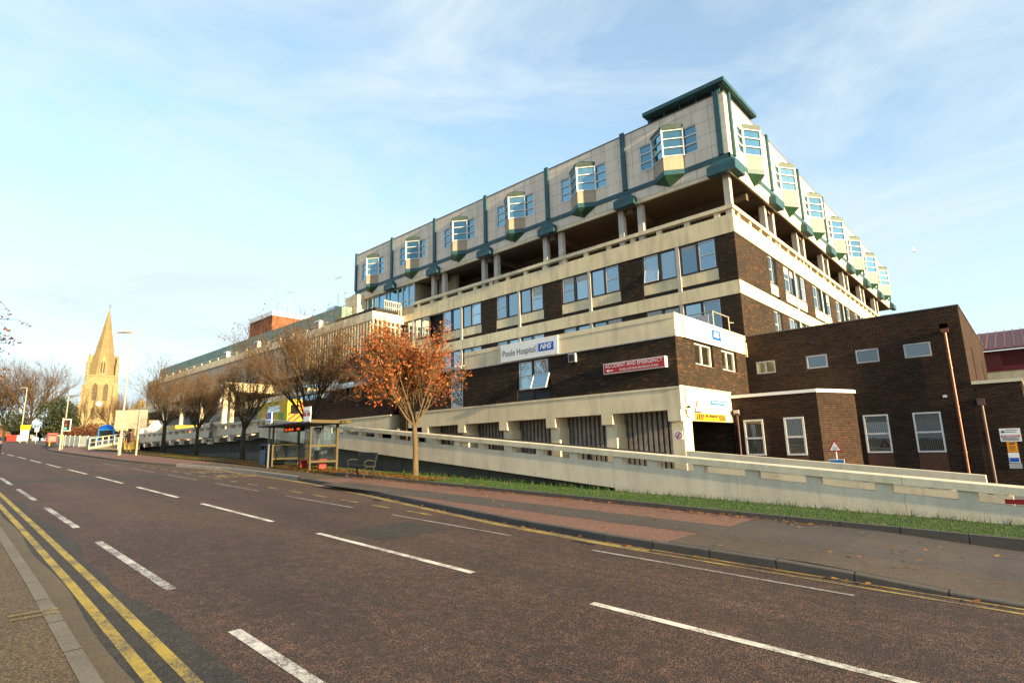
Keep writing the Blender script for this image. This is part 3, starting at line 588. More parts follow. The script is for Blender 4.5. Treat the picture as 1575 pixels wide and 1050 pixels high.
m = MB(); fbox(m, FT, -44.6, -9.5, -.02, .05, 16.18, 16.46); fbox(m, FTS, 27.25-.05, 70.75, -.02, .05, 16.18, 16.46); m.build('teal_band', 'teal_metal', hosp)
PXS = [-9.92, -15.66, -21.5, -27.3, -33.1, -38.87, -44.5]; PYS = [27.85, 33.6, 39.65, 45.72, 51.8, 57.85, 63.95, 70.3]
m = MB()
for c in PXS: fbox(m, FT, c-.14, c+.14, 0, .13, 16.46, 20.1)
for c in PYS: fbox(m, FTS, c-.12, c+.12, 0, .13, 16.46, 20.1)
m.pieces('pilaster', 'teal_metal', hosp)
def corbel(mb, F, a, b, o=.38):
    k = len(mb.v); z0, z1, z2 = 15.38, 15.84, 16.17
    P = [F(a, 0, z0), F(b, 0, z0), F(b, o, z0), F(a, o, z0), F(a, 0, z1), F(b, 0, z1), F(b, o, z1), F(a, o, z1), F(a+.42, 0, z2), F(b-.42, 0, z2), F(b-.42, .1, z2), F(a+.42, .1, z2)]
    mb.add(P, [(0, 1, 2, 3), (0, 4, 5, 1), (1, 5, 6, 2), (2, 6, 7, 3), (3, 7, 4, 0), (4, 8, 9, 5), (5, 9, 10, 6), (6, 10, 11, 7), (7, 11, 8, 4), (8, 11, 10, 9)])
m = MB()
for c in PXS[1:]: corbel(m, FT, c-.68, c+.66)
for c in PYS[1:]: corbel(m, FTS, c-.72, c+.72)
lo = [(-10.66, 27.25), (-10.66, 26.88), (-9.18, 26.88), (-9.18, 28.2), (-9.55, 28.2), (-9.55, 27.25)]; hi = [(-10.3, 27.25), (-10.3, 27.14), (-9.44, 27.14), (-9.44, 27.9), (-9.55, 27.9), (-9.55, 27.25)]
m.add([(x, y, z) for P, z in ((lo, 15.38), (lo, 15.84), (hi, 16.175)) for x, y in P], [(5, 4, 3, 2, 1, 0), (12, 13, 14, 15, 16, 17)]+[(r*6+i, r*6+(i+1) % 6, r*6+6+(i+1) % 6, r*6+6+i) for r in (0, 1) for i in range(6)])
m.pieces('corbel', 'teal_metal', hosp)
def make_bay():
    w, d = .95, .62; A, B, C = (-w, 0), (0, d), (w, 0); e = .04
    def face3(mb, z0, z1, o=0):   # the two outer faces between heights
        a, b, c = (-w-o, 0), (0, d+o), (w+o, 0)
        mb.add([LOC(*a, z0), LOC(*b, z0), LOC(*c, z0), LOC(*a, z1), LOC(*b, z1), LOC(*c, z1)], [(0, 1, 4, 3), (1, 2, 5, 4), (3, 4, 5), (2, 1, 0)])
    m = MB(); face3(m, 16.46, 17.24); bay = m.build('bay_window', 'pink_panel', hosp, local=True)
    m = MB(); face3(m, 16.18, 16.46, .03); m.build('apron', 'teal_metal', bay, local=True)
    m = MB(); m.add([LOC(-w, 0, 16.18), LOC(0, d, 16.18), LOC(w, 0, 16.18), LOC(0, .02, 15.7)], [(0, 1, 3), (1, 2, 3)]); m.build('base_point', 'green_metal', bay, local=True)
    m = MB(); face3(m, 18.84, 19.1, .05); k = .05
    m.add([LOC(-w-k, 0, 19.1), LOC(0, d+k, 19.1), LOC(w+k, 0, 19.1), LOC(0, .03, 19.5)], [(0, 1, 3), (1, 2, 3)]); m.build('hood', 'sage_metal', bay, local=True)
    gl = MB(); gl.add([LOC(-w+e, -.02, 17.24), LOC(0, d-e, 17.24), LOC(w-e, -.02, 17.24), LOC(-w+e, -.02, 18.84), LOC(0, d-e, 18.84), LOC(w-e, -.02, 18.84)], [(0, 1, 4, 3), (1, 2, 5, 4)])
    for a, b in ((-1.76, -.95), (.95, 1.76)): gl.add([LOC(a, -.1, 17.24), LOC(b, -.1, 17.24), LOC(b, -.1, 18.82), LOC(a, -.1, 18.82)], [(0, 1, 2, 3)])
    gl.build('pane', 'teal_glass', bay, local=True)
    fr = MB()
    for z in (17.24, 17.74, 18.26, 18.76):
        for p, q in ((A, B), (B, C)):
            fr.tube([LOC(*p, z+.04), LOC(*q, z+.04)], .038, 4)
        for a, b in ((-1.76, -.95), (.95, 1.76)): fbox(fr, LOC, a, b, -.1, -.04, z, z+.07)
    for p in (A, B, C): fr.tube([LOC(*p, 17.2), LOC(*p, 18.86)], .06, 6)
    for a in (-1.76, 1.69): fbox(fr, LOC, a, a+.07, -.1, -.03, 17.24, 18.82)
    fr.build('frame', 'white_frame', bay, local=True); return bay
bay = make_bay(); first = True
for F, cs, rz in ((FT, BX, 0), (FTS, BY, PI/2)):
    for c in cs:
        o = bay if first else dup(bay, hosp); first = False; o.rotation_euler = (0, 0, rz); at(o, F, c, 0)
# ---- corner lantern with its oversailing teal eave
m = MB(); m.box(-14.05, -9.3, 26.82, 31.6, 20.3, 20.53); m.box(-13.95, -9.4, 26.95, 31.5, 20.27, 20.3); m.build('eave', 'teal_metal', hosp, bevel=.02)
m = MB(); m.box(-13.75, -9.75, 27.3, 31.2, 19.9, 20.27); m.build('lantern_glazing', 'dark_glass', hosp)
m = MB()
for x in (-13.8, -12.9, -11.95, -11.0, -10.1): m.box(x-.03, x+.03, 27.2, 27.28, 19.99, 20.27)
m.box(-9.98, -9.72, 27.22, 27.36, 19.99, 20.27); m.box(-13.95, -13.7, 27.26, 27.42, 19.99, 20.27)
for y in (28.4, 29.5, 30.5): m.box(-9.74, -9.68, y-.03, y+.03, 19.99, 20.27)
m.pieces('lantern_post', 'teal_metal', hosp)

# ============================================================ emergency extension (box on legs, front at y = 20.2)
YE = 20.2; XE = -9.87; EF, ES = FX(YE), FY(XE)
emer = thing('emergency_extension', 'low brown brick extension with cream fascia standing on cream legs behind the ramp', 'hospital building', (-16, 23.8, 0), world=True)
HOL = [(-18.27, -16.22, 4.0, 5.93)]
m = MB(); wall(m, EF, -22.05, XE, 3.97, 5.98, HOL, 0, .12)
SH = [(21.86, 23.69, 5.0, 5.96), (24.6, 26.32, 5.0, 5.96)]
wall(m, ES, YE, YM, 3.97, 5.98, SH, 0, .2); m.build('brick_wall', 'dark_brick', emer)
m = MB(); fbox(m, EF, -22.0, XE+.05, -.3, .05, 5.98, 6.87); fbox(m, ES, YE+.3, YM-.002, -.3, .05, 5.98, 6.87); fbox(m, EF, -22.0, XE+.075, -.3, .075, 6.68, 6.89); fbox(m, ES, YE+.3, YM-.002, -.3, .075, 6.68, 6.89); m.build('fascia', 'cream_render', emer)
m = MB(); fbox(m, EF, -22, XE+.062, -.2, .06, 5.945, 5.98); fbox(m, ES, YE, 25.2, -.2, .03, 3.97, 4.03); m.build('flashing', 'lintel_flash', emer)
m = MB(); m.box(-22.0, XE-.3, YE+.3, YM-.01, 6.3, 6.5); m.build('roof', 'roof_felt', emer)
m = MB(); m.box(-22.02, XE-.25, YE+.22, YM-.02, 4.0, 6.3); m.build('light_block_core', 'room_dark', emer)
beam = MB(); fbox(beam, EF, -26.9, XE+.04, -.35, .03, 3.1, 3.97); fbox(beam, EF, -26.9, XE+.06, -.35, .06, 3.9, 3.99)
for c in (-10.14, -13.2, -16.25, -19.25, -22.3, -25.35): fbox(beam, EF, c-.27, c+.27, -.9, .03, 2.66, 3.1)
fbox(beam, ES, YE+.36, 25.1, -.35, .03, 2.68, 3.99); beam.build('cream_beam', 'cream_render', emer)
m = MB()
for c in (-10.1, -13.1, -16.1, -19.1, -22.15, -25.2): fbox(m, EF, c-.26, c+.24, -.85, -.12, -.5, 2.66)
m.pieces('leg', 'cream_render', emer)
m = MB(); fbox(m, EF, -26.9, -10.4, -1.3, -1.25, .2, 3.3); ls = m.build('louvred_screen', 'room_dark', emer); m = MB()
for i in range(68): fbox(m, EF, -26.8+.24*i, -26.66+.24*i, -1.25, -1.1, .2, 3.25)
m.build('vertical_slats', 'screen_slat', ls)
m = MB(); m.box(-27, -9.92, 25.2, 27.4, -.5, 3.97); m.box(-27, -26.6, 21.6, 25.2, -.5, 3.97); m.build('undercroft_wall', 'dark_brick', emer); m = MB(); m.box(-26.8, XE-.36, YE+.4, 25.2, 3.3, 3.9); m.build('undercroft_ceiling', 'room_dark', emer)
# windows of the extension
wf = make_window(emer, 1.03*2-.06, 1.5, 'B', tilt=.0); wf.location = Vector(EF(-18.23, 0, 4.46))-emer.location
m = MB(); fbox(m, EF, -18.26, -17.3, -.12, -.05, 4.0, 4.43); fbox(m, EF, -17.18, -16.23, -.12, -.05, 4.0, 4.43); m.pieces('spandrel_panel', 'blue_panel', emer)
m = MB(); fbox(m, EF, -18.27, -16.22, -.12, -.03, 4.43, 4.47); fbox(m, EF, -17.3, -17.18, -.12, -.02, 4.0, 4.43); m.pieces('window_sill', 'dark_frame', emer)
m = MB(); a, b, z0, z1, o = -17.18, -16.25, 4.52, 5.2, .28
for p0, p1 in (((a, o, z0), (b, o, z0)), ((a, 0, z1), (b, 0, z1)), ((a, o, z0), (a, 0, z1)), ((b, o, z0), (b, 0, z1))): m.tube([EF(*p0), EF(*p1)], .035, 4)
os_ = m.build('open_sash', 'white_frame', emer); m = MB(); m.add([EF(a, o, z0), EF(b, o, z0), EF(b, 0, z1), EF(a, 0, z1)], [(0, 1, 2, 3)]); m.build('pane', 'ward_glass', os_)
def make_frame(parent, F, u0, u1, v0, v1, mull=(), trans=(), mat='white_frame', glass='side_glass', n=-.1, t=.06, name='window'):
    f = MB(); fbox(f, F, u0, u1, n-.03, n+.05, v0, v0+t); fbox(f, F, u0, u1, n-.03, n+.05, v1-t, v1); fbox(f, F, u0, u0+t, n-.03, n+.05, v0+t, v1-t); fbox(f, F, u1-t, u1, n-.03, n+.05, v0+t, v1-t)
    for k in mull: fbox(f, F, k-t/2, k+t/2, n-.03, n+.04, v0+t, v1-t)
    for k in trans: fbox(f, F, u0+t, u1-t, n-.03, n+.045, k-t/2, k+t/2)
    w = f.build(name, mat, parent); p = MB(); p.add([F(u0+t, n, v0+t), F(u1-t, n, v0+t), F(u1-t, n, v1-t), F(u0+t, n, v1-t)], [(0, 1, 2, 3)]); p.build('pane', glass, w); return w
for a, b, c, d in SH: make_frame(emer, ES, a, b, c, d, [(a+b)/2], n=-.17, t=.08)
m = MB()
for a, b, c, d in SH: fbox(m, ES, a-.02, b+.02, -.2, .03, c-.05, c)
m.pieces('window_sill', 'rust_pipe', emer)
m = MB(); fbox(m, EF, -15.02, -14.62, 0, .14, 5.5, 5.9); vb = m.build('vent_box', 'grey_frame', emer, bevel=.01)
m = MB(); fbox(m, EF, -14.97, -14.67, .14, .15, 5.55, 5.85); m.build('grille', 'dark_frame', vb)
m = MB(); m.tube([ES(20.55, .05, 3.95), ES(20.55, .05, 3.1), ES(20.6, .05, 2.85), ES(20.75, .05, 2.8)], .02, 6); m.tube([ES(20.7, .05, 3.2), ES(20.7, .14, 3.2)], .05, 8); m.build('cable', 'ink', emer)
# left shoulder of the extension: recessed brick with a tall window, and the glass lean-to above
m = MB(); wall(m, FX(20.25), -27.0, -22.05, 3.97, 6.05, [(-23.2, -22.24, 4.02, 6.0)], 0, .1); m.box(-27.7, -27.0, 20.1, 22, 1.2, 6.05); m.build('brick_wall', 'dark_brick', emer)
make_frame(emer, FX(20.25), -23.2, -22.24, 4.02, 6.0, [], [4.55, 5.6], n=-.06, t=.05, glass='dark_glass')
m = MB(); m.box(-27, -22.1, 20.6, 27.4, 3.97, 6.0); m.build('light_block_core', 'room_dark', emer)
m = MB(); m.box(-36.5, -28.6, 20.2, 22, 3.1, 3.97) if 0 else None
lean = MB(); lean.add([(-41, 20.0, 6.15), (-22.02, 20.0, 6.15), (-22.02, 27.3, 7.6), (-41, 27.3, 7.6)], [(0, 1, 2, 3)]); lt = lean.build('glass_roof', 'blue_glass', emer)
m = MB()
for i in range(26): x = -41+.76*i; m.tube([(x, 20.0, 6.17), (x, 27.3, 7.62)], .03, 4)
m.box(-41, -22.02, 19.9, 20.02, 6.03, 6.18); m.build('glazing_bar', 'grey_frame', lt)
m = MB(); m.box(-22.03, -21.98, 20.0, 27.3, 6.0, 6.2); m.build('gutter', 'timber', emer)
# brick block left of the gap, cream band under it
low = thing('brick_link_block', 'windowless brown brick link block with cream base behind the bus shelter trees', 'hospital building', (-35, 23, 0), world=True)
m = MB(); m.box(-42, -28.55, 20.22, 24.4, 3.97, 5.2); m.box(-42, -36, 20.22, 24.4, 5.2, 5.6); m.build('brick_wall', 'brown_brick', low)
m = MB(); m.box(-42, -28.6, 20.15, 24.4, 3.12, 3.97); m.box(-42, -28.56, 20.1, 24.3, 3.9, 3.985); m.build('cream_base', 'cream_render', low)
make_frame(low, FX(20.22), -41.8, -36.0, 5.6, 6.1, [-40.5, -39, -37.5], n=0, glass='blue_glass', name='strip_window', mat='sky_blue')
m = MB(); m.box(-41.9, -28.6, 20.4, 24.3, 5.2, 6.1); m.build('light_block_core', 'room_dark', low)

# ============================================================ two-storey plant block at the right, its porch and side wing
plant = thing('brick_block', 'flat roofed two storey dark brick block with small square windows at right', 'hospital building', (-5, 34, 0), world=True)
BF, BS = FX(YM), FY(-1.58)
up_ = [(-9.41, -8.55, 4.98, 5.56), (-7.3, -6.45, 4.98, 5.56), (-5.24, -4.4, 4.99, 5.56), (-3.52, -2.62, 5.0, 5.57)]
up_ = [(-9.41, -8.55, 4.98, 5.56), (-7.2, -6.35, 4.98, 5.56), (-5.24, -4.4, 4.99, 5.56), (-3.52, -2.62, 5.0, 5.57)]
dn_ = [(-5.3, -4.4, 1.25, 2.8), (-3.57, -2.66, 1.25, 2.8)]
m = MB(); wall(m, BF, XM, -1.58, -.6, 6.86, up_+dn_+[(-2.26, -1.98, 6.0, 6.22)], 0, .12); wall(m, BS, YM, 41, -.6, 6.86, [(31.1, 31.5, 4.2, 5.65), (37.2, 37.6, 4.2, 5.62)], 0, .3)
m.build('brick_wall', 'brown_brick', plant)
m = MB(); m.box(XM+.05, -1.55, YM-.02, YM+.3, 6.86, 6.9); m.box(-1.88, -1.55, YM+.3, 41, 6.86, 6.9); m.build('parapet_cap', 'cap_metal', plant)
m = MB(); m.box(XM+.05, -1.9, YM+.4, 41, 6.4, 6.5); m.build('roof', 'roof_felt', plant); m = MB(); m.box(XM+.3, -2.3, YM+.35, 40.9, -.5, 5.9); m.build('light_block_core', 'room_dark', plant)
for a, b, c, d in up_: make_frame(plant, BF, a, b, c, d, [(a+b)/2] if a < -9 else [], n=-.05, t=.055, mat='grey_frame', glass='side_glass' if a < -9 else 'plain_glass')
for a, b, c, d in dn_:
    w = make_frame(plant, BF, a, b, c, d, [], [c+(d-c)*.5], n=-.02, t=.06, mat='white_frame', glass='dark_glass')
    m = MB()
    fbox(m, BF, a+.06, b-.06, -.018, -.012, d-.3, d-.06) 
    for i in range(11): fbox(m, BF, a+.1+i*.068, a+.118+i*.068, -.018, -.014, c+.07, d-.3)
    m.build('blind', 'blind', w)
m = MB()
for a, b, c, d in dn_: fbox(m, BF, a-.0, b+.0, -.1, .012, .45, c-.003)
m.pieces('brick_apron', 'soldier_brick', plant)
m = MB()
for u in (-8.95, -6.85, -4.83, -3.09): fbox(m, BF, u-.11, u+.11, 0, .01, 6.1, 6.2)
m.pieces('air_brick', 'ink', plant)
m = MB(); u0 = -2.1
fbox(m, BF, -2.22, -1.98, .0, .16, 5.85, 6.0); m.tube([BF(-2.1, .09, 5.9), BF(-2.1, .09, 0.1)], .05, 10)
for z in (4.4, 2.9, 1.2): m.tube([BF(-2.1, .09, z), BF(-2.1, .09, z+.08)], .062, 10)
m.build('downpipe', 'copper_pipe', plant)
m = MB(); fbox(m, BF, -2.5, -2.38, 0, .05, 3.33, 3.42); m.build('sensor_box', 'sign_white', plant)
side = thing('side_wing', 'single storey dark brick wing with pale coping at the right edge', 'hospital building', (-.6, 32, 0), world=True)
m = MB(); wall(m, BF, -1.58, -.17, -.6, 3.75, [], -.03); wall(m, FY(-.17), YM+.03, 40, -.6, 3.75); m.build('brick_wall', 'brown_brick', side)
m = MB(); m.box(-1.575, -.12, YM-.03, YM+.3, 3.75, 3.87); m.box(-.45, -.12, YM+.3, 40, 3.75, 3.87); m.build('coping', 'coping', side)
m = MB(); m.box(-1.55, -.4, YM+.3, 40, 3.5, 3.6); m.build('roof', 'roof_felt', side)
m = MB(); fbox(m, BF, -1.5, -1.28, -.03, .14, 2.95, 3.2); m.tube([BF(-1.38, .06, 3.0), BF(-1.38, .06, 0)], .05, 10); m.build('downpipe', 'rust_pipe', side)
# low annexe in front
anx = thing('annexe', 'low dark brick annexe with white coping and chamfered corner beside the passage', 'hospital building', (-7.5, 26, 0), world=True)
AF = FX(25.1); pl = [(-9.85, 25.1), (-6.36, 25.1), (-5.5, 27.15), (-5.5, 27.49), (-9.85, 27.49)]
AW = [(-9.38, -8.56, 1.24, 2.76), (-7.72, -6.94, 1.23, 2.78)]
m = MB(); wall(m, AF, -9.85, -6.36, -.6, 3.74, AW, 0, .1)
m.add([(-6.36, 25.1, -.6), (-5.5, 27.15, -.6), (-5.5, 27.15, 3.74), (-6.36, 25.1, 3.74)], [(0, 1, 2, 3)]); m.add([(-5.5, 27.15, -.6), (-5.5, 27.49, -.6), (-5.5, 27.49, 3.74), (-5.5, 27.15, 3.74)], [(0, 1, 2, 3)]); m.add([(-9.85, 25.1, -.6), (-9.85, 27.4, -.6), (-9.85, 27.4, 3.74), (-9.85, 25.1, 3.74)], [(0, 1, 2, 3)])
m.build('brick_wall', 'brown_brick', anx)
m = MB(); m.prism([(-9.86, 25.05), (-6.33, 25.05), (-5.44, 27.14), (-5.44, 27.495), (-9.86, 27.495)], 3.74, 3.87); m.build('coping', 'sign_white', anx)
m = MB(); m.prism([(-9.7, 25.4), (-6.6, 25.4), (-5.8, 27.2), (-9.7, 27.4)], -.5, 3.7); m.build('light_block_core', 'room_dark', anx)
for a, b, c, d in AW:
    w = make_frame(anx, AF, a, b, c, d, [], [c+(d-c)*.48], n=-.02, t=.075, glass='dark_glass'); m = MB()
    for i in range(9): fbox(m, AF, a+.12+i*.066, a+.15+i*.066, -.018, -.013, c+.08, d-.08)
    m.build('blind', 'blind', w)
m = MB(); 
for a, b, c, d in AW: fbox(m, AF, a, b, -.1, .01, .5, c-.003)
m.pieces('brick_apron', 'soldier_brick', anx)
m = MB(); fbox(m, AF, -9.74, -9.5, 0, .14, 2.98, 3.22); m.tube([AF(-9.6, .07, 3.0), AF(-9.6, .07, .3)], .04, 8); m.build('downpipe', 'rust_pipe', anx)
fl = MB(); fbox(fl, AF, -9.68, -9.48, .14, .26, 3.06, 3.2); fl.build('floodlight', 'grey_frame', anx)
# red roofed building far right
red = thing('red_roofed_building', 'building with red metal roof and red louvred upper wall beyond the brick block', 'building', (2, 50, 0), world=True)
m = MB(); m.box(-6, 14, 45, 60, -1, 5.72); m.build('rendered_wall', 'cream_render', red)
m = MB(); m.box(-6, 14, 45.02, 60, 5.72, 6.95)
for i in range(60):
    if -1.7+.13*i < -.95: m.box(-1.7+.13*i, -1.64+.13*i, 44.97, 45.02, 5.8, 6.9)
m.box(-6, 14, 44.92, 45.0, 5.7, 5.78); m.build('red_cladding', 'red_sheet', red)
m = MB()
for k in range(4):
    a = -.95+3.1*k
    for i in range(14): m.slope(a, a+2.8, 44.96, 45.01, 6.05+.055*i, 6.09+.055*i, 6.05+.055*i, 6.09+.055*i)
m.build('louvre_panel', 'red_louvre', red)
m = MB(); m.hexa([(-6, 44.4, 6.92), (14, 44.4, 6.92), (14, 52, 9.0), (-6, 52, 9.0), (-6, 44.4, 7.02), (14, 44.4, 7.02), (14, 52, 9.1), (-6, 52, 9.1)])
for i in range(45): x = -6+.44*i; m.hexa([(x, 44.38, 7.02), (x+.05, 44.38, 7.02), (x+.05, 52, 9.1), (x, 52, 9.1), (x, 44.38, 7.1), (x+.05, 44.38, 7.1), (x+.05, 52, 9.18), (x, 52, 9.18)])
m.build('roof', 'red_roof', red)

# ============================================================ long entrance wing at the left (front at y = 24.5)
wing = thing('entrance_wing', 'long hospital wing with concrete fins and green clad rooftop behind the verge trees', 'hospital building', (-67, 34, 0), world=True)
YW, XW = 24.5, -37.47; WF, WS = FX(YW), FY(XW)
def zf(x): return 0
m = MB(); fbox(m, WF, -97, XW+.05, -.4, .05, 12.13, 12.83); fbox(m, WS, YW+.4, YM-.01, -.4, .05, 12.13, 12.83); m.build('fascia', 'cream_render', wing)
m = MB(); m.box(-96.9, XW-.4, YW+.4, 45, 11.9, 12.1); m.build('roof', 'roof_felt', wing)
m = MB()
for i in range(25): x = -37.85-.43*i; fbox(m, WF, x-.07, x+.07, -.2, .02, 9.3, 12.13)
for i in range(7): y = 24.58+.42*i; fbox(m, WS, y-.06, y+.06, -.2, .02, 8.6, 12.13)
m.pieces('fin', 'cream_render', wing)
m = MB(); fbox(m, WF, -48.6, XW, -.26, -.2, 8.5, 12.13); fbox(m, WS, YW+.3, YM, -.26, -.2, 8.5, 12.13); wp = m.build('strip_glazing', 'dark_glass', wing)
m = MB()
for z in (9.9, 10.9, 11.75):
    fbox(m, WF, -48.6, XW, -.2, -.16, z, z+.06); fbox(m, WS, YW, YM, -.2, -.14, z, z+.08)
m.build('transom', 'white_frame', wp)
m = MB(); fbox(m, WF, -97, -48.6, -.3, -.05, 8.9, 12.13)
for i in range(160): x = -48.8-.3*i; fbox(m, WF, x-.06, x+.06, -.05, .0, 8.9, 12.13)
m.build('ribbed_cladding', 'clad_grey', wing)
m = MB(); fbox(m, WF, -48.6, XW, -.3, -.05, 8.3, 9.35); m.build('fascia_board', 'black_board', wing)
m = MB(); m.box(-43.6, XW, YW+.25, YW+.7, 12.83, 13.2); m.box(-43.6, XW, YW+.7, YM-.6, 12.83, 13.15); m.build('roof_upstand', 'black_board', wing)
m = MB()
for y in (25.6, 26.2, 26.8, 27.3): m.box(XW-.06, XW-.02, y-.02, y+.02, 12.83, 13.9)
for i in range(9): m.box(XW-.05, XW-.02, 25.6+.2*i, 25.63+.2*i, 12.9, 13.85)
m.box(XW-.07, XW-.01, 25.6, 27.35, 13.85, 13.93); m.box(XW-.07, XW-.01, 25.6, 27.35, 13.35, 13.4); m.build('roof_railing', 'cream_render', wing)
m = MB(); m.box(-95.5, -44.1, 25.6, 27.2, 12.1, 14.72); m.build('green_cladding', 'verdigris', wing)
m = MB()
for i in range(18): m.box(-46-2.7*i-.06, -46-2.7*i+.06, 24.75, 24.85, 12.83, 13.25)
m.box(-95, -45, 24.78, 24.82, 13.2, 13.25); m.build('safety_rail', 'cream_render', wing)
m = MB()
for x in (-69.5, -61.0, -47.8):
    m.box(x-.5, x+.5, 25.2, 25.6, 13.1, 13.9)
m.pieces('roof_vent', 'sign_white', wing)
m = MB()
for x in (-69.5, -61.0, -47.8):
    for z in (13.2, 13.42, 13.64): m.box(x-.42, x+.42, 25.17, 25.2, z, z+.13)
m.build('vent_louvre', 'ink', wing)
m = MB(); m.box(-45.2, -43.2, 26.6, 28.6, 12.8, 15.8); m.build('stair_box', 'cream_render', wing)
m = MB()
for x, y, w_, h in ((-48, 29, 1.2, 1.6), (-51, 29, 1.6, 2.0), (-55, 30, 2, 1.8), (-58.5, 29.5, 1.2, 1.6), (-47, 31, .8, 2.6), (-63, 30, 2.2, 1.6)): m.box(x-w_/2, x+w_/2, y-.6, y+.6, 13.5, 14.4+h)
m.pieces('plant_unit', 'galvanised', wing)
m = MB()
for i in range(9): m.box(-46-2.2*i-.03, -46-2.2*i+.03, 28.4, 28.46, 14.4, 16.1)
m.box(-64, -46, 28.4, 28.46, 16.05, 16.1); m.box(-64, -46, 28.4, 28.46, 15.5, 15.54)
m.tube([(-52.5, 30, 15.5), (-52.5, 30, 20.6)], .04, 6); m.tube([(-53.2, 30, 20.2), (-51.8, 30, 20.2)], .03, 5); m.tube([(-78.5, 37, 21), (-78.5, 37, 26)], .06, 6); m.tube([(-79.6, 37, 25.6), (-77.4, 37, 25.2)], .04, 5); m.pieces('mast', 'galvanised', wing)
m = MB(); m.box(-84.8, -77.2, 34, 42.5, 12, 21.2); tw = m.build('lift_tower', 'red_brick', wing)
m = MB(); m.box(-84.9, -77.1, 33.9, 42.6, 21.2, 21.85); m.build('tower_cap', 'sign_white', tw)
# storeys under the wing: recessed glazing, canopies that catch the sun on their ends
m = MB(); m.box(-97, -42, 26.5, 45, 2.0, 8.9); m.build('ground_storey_wall', 'wall_grey', wing)
m = MB()
for a, b, c, d in ((-54, -43, 6.1, 8.3), (-72, -56, 6.2, 8.2), (-54, -44, 3.3, 5.6)):
    n_ = int((b-a)/1.1)
    for i in range(n_): m.box(a+i*(b-a)/n_+.06, a+(i+1)*(b-a)/n_-.06, 26.44, 26.5, c, d)
m.pieces('window_band', 'dark_glass', wing)
m = MB(); m.box(-73, -55, 20.0, 26.5, 7.7, 8.55); m.box(-95, -74.8, 20.5, 29, 7.15, 8.0); m.box(-56.2, -43.0, 22.6, 26.5, 6.2, 6.9); m.pieces('canopy', 'cream_render', wing)
m = MB()
for x in (-55.4, -61, -67, -72.6): m.box(x-.2, x+.2, 20.2, 20.6, 3.1, 7.7)
for x in (-75.2, -82, -90): m.box(x-.2, x+.2, 20.8, 21.2, 2.9, 7.15)
m.pieces('canopy_post', 'cream_render', wing)
m = MB(); m.box(-72, -60, 22.5, 22.8, 3.1, 5.3); m.box(-94, -76, 24, 24.3, 2.8, 6.5); m.pieces('screen_wall', 'wall_grey', wing)

# ============================================================ ramp and deck walls
def zc(x): return .69-.0915*x
ramp = thing('ramp_wall', 'long pale concrete ramp wall with slotted parapet sloping down beside the grass', 'wall', (-18, 16.4, 0), world=True)
XJ, XK = -10.45, -37.75
cp = MB()
def seg(mb, xs, y0, y1, b, t, gap=.008):
    for a, c in zip(xs, xs[1:]): mb.slope(a+gap/2, c-gap/2, y0, y1, zc(a)+b, zc(a)+t, zc(c)+b, zc(c)+t)
xsr = [XK, -34.0, -30.3, -26.6, -22.9, -19.0, -14.8, XJ, -6.4, -2.5, 1.4, 5.3]
seg(cp, xsr, 16.13, 16.5, -.2, -.03)
for a, c in zip(xsr, xsr[1:]):    # weathered top of the coping
    a += .004; c -= .004
    cp.hexa([(a, 16.13, zc(a)-.03), (c, 16.13, zc(c)-.03), (c, 16.5, zc(c)-.03), (a, 16.5, zc(a)-.03), (a, 16.2, zc(a)), (c, 16.2, zc(c)), (c, 16.44, zc(c)), (a, 16.44, zc(a))])
cp.build('coping', 'coping', ramp)
pn = MB(); seg(pn, [x for x in xsr if x <= XJ], 16.2, 16.42, -1.22, -.42); pn.build('parapet_panel', 'wall_render', ramp)
pn = MB()
xj = [x for x in xsr if x >= XJ]
for a, c in zip(xj, xj[1:]): pn.slope(a+.004, c-.004, 16.2, 16.42, g(a)-.2, zc(a)-.42, g(c)-.2, zc(c)-.42)
pn.build('base_panel', 'wall_render', ramp)
bl = MB(); xr_ = [-26.99, -25.51, -24.04, -22.59, -21.1, -19.57, -18.06, -16.54, -15.01, -13.45, -11.91, -10.1, -8.85, -7.33, -5.81, -4.26, -2.73, -1.16, .4, 1.9, 3.4, -28.5, -30.0, -31.5, -33.0, -34.5, -36.0, -37.4]
for x in xr_: bl.slope(x-.34, x, 16.2, 16.44, zc(x-.34)-.42, zc(x-.34)-.2, zc(x)-.42, zc(x)-.2)
bl.pieces('slot_block', 'wall_render', ramp)
m = MB(); m.box(XK+.1, XJ-.02, 16.85, 17.1, -1, 0)
m = MB()
for a, c in zip(frange(XK, XJ, 4), frange(XK, XJ, 4)[1:]): m.slope(a, c, 16.75, 17.0, g(a)-.3, zc(a)-1.0, g(c)-.3, zc(c)-1.0)
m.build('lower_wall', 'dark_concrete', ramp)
m = MB(); m.slope(XK, 5.3, 16.42, 20.2, zc(XK)-1.2, zc(XK)-.95, zc(5.3)-1.3, zc(5.3)-.95); m.build('ramp_surface', 'yard', ramp)
m = MB(); m.box(-21.3, -21.12, 16.7, 16.76, .05, .25); m.build('vent_plate', 'grey_frame', ramp)
rear = thing('rear_ramp_wall', 'low cream concrete parapet along the far side of the ramp before the brick annexe', 'wall', (-5, 20, 0), world=True)
m = MB(); xs2 = [-9.6, -7.6, -4.6, -1.18]
for a, c in zip(xs2, xs2[1:]):
    m.slope(a+.004, c-.004, 19.8, 20.12, zc(a)-.29, zc(a)-.03, zc(c)-.29, zc(c)-.03)
m.build('coping', 'coping', rear)
m = MB()
for x in (-8.6, -7.0, -5.4, -3.8, -2.2, -.95): m.slope(x-.25, x+.25, 19.84, 20.08, zc(x)-.5, zc(x)-.29, zc(x)-.5, zc(x)-.29)
m.pieces('slot_block', 'wall_render', rear)
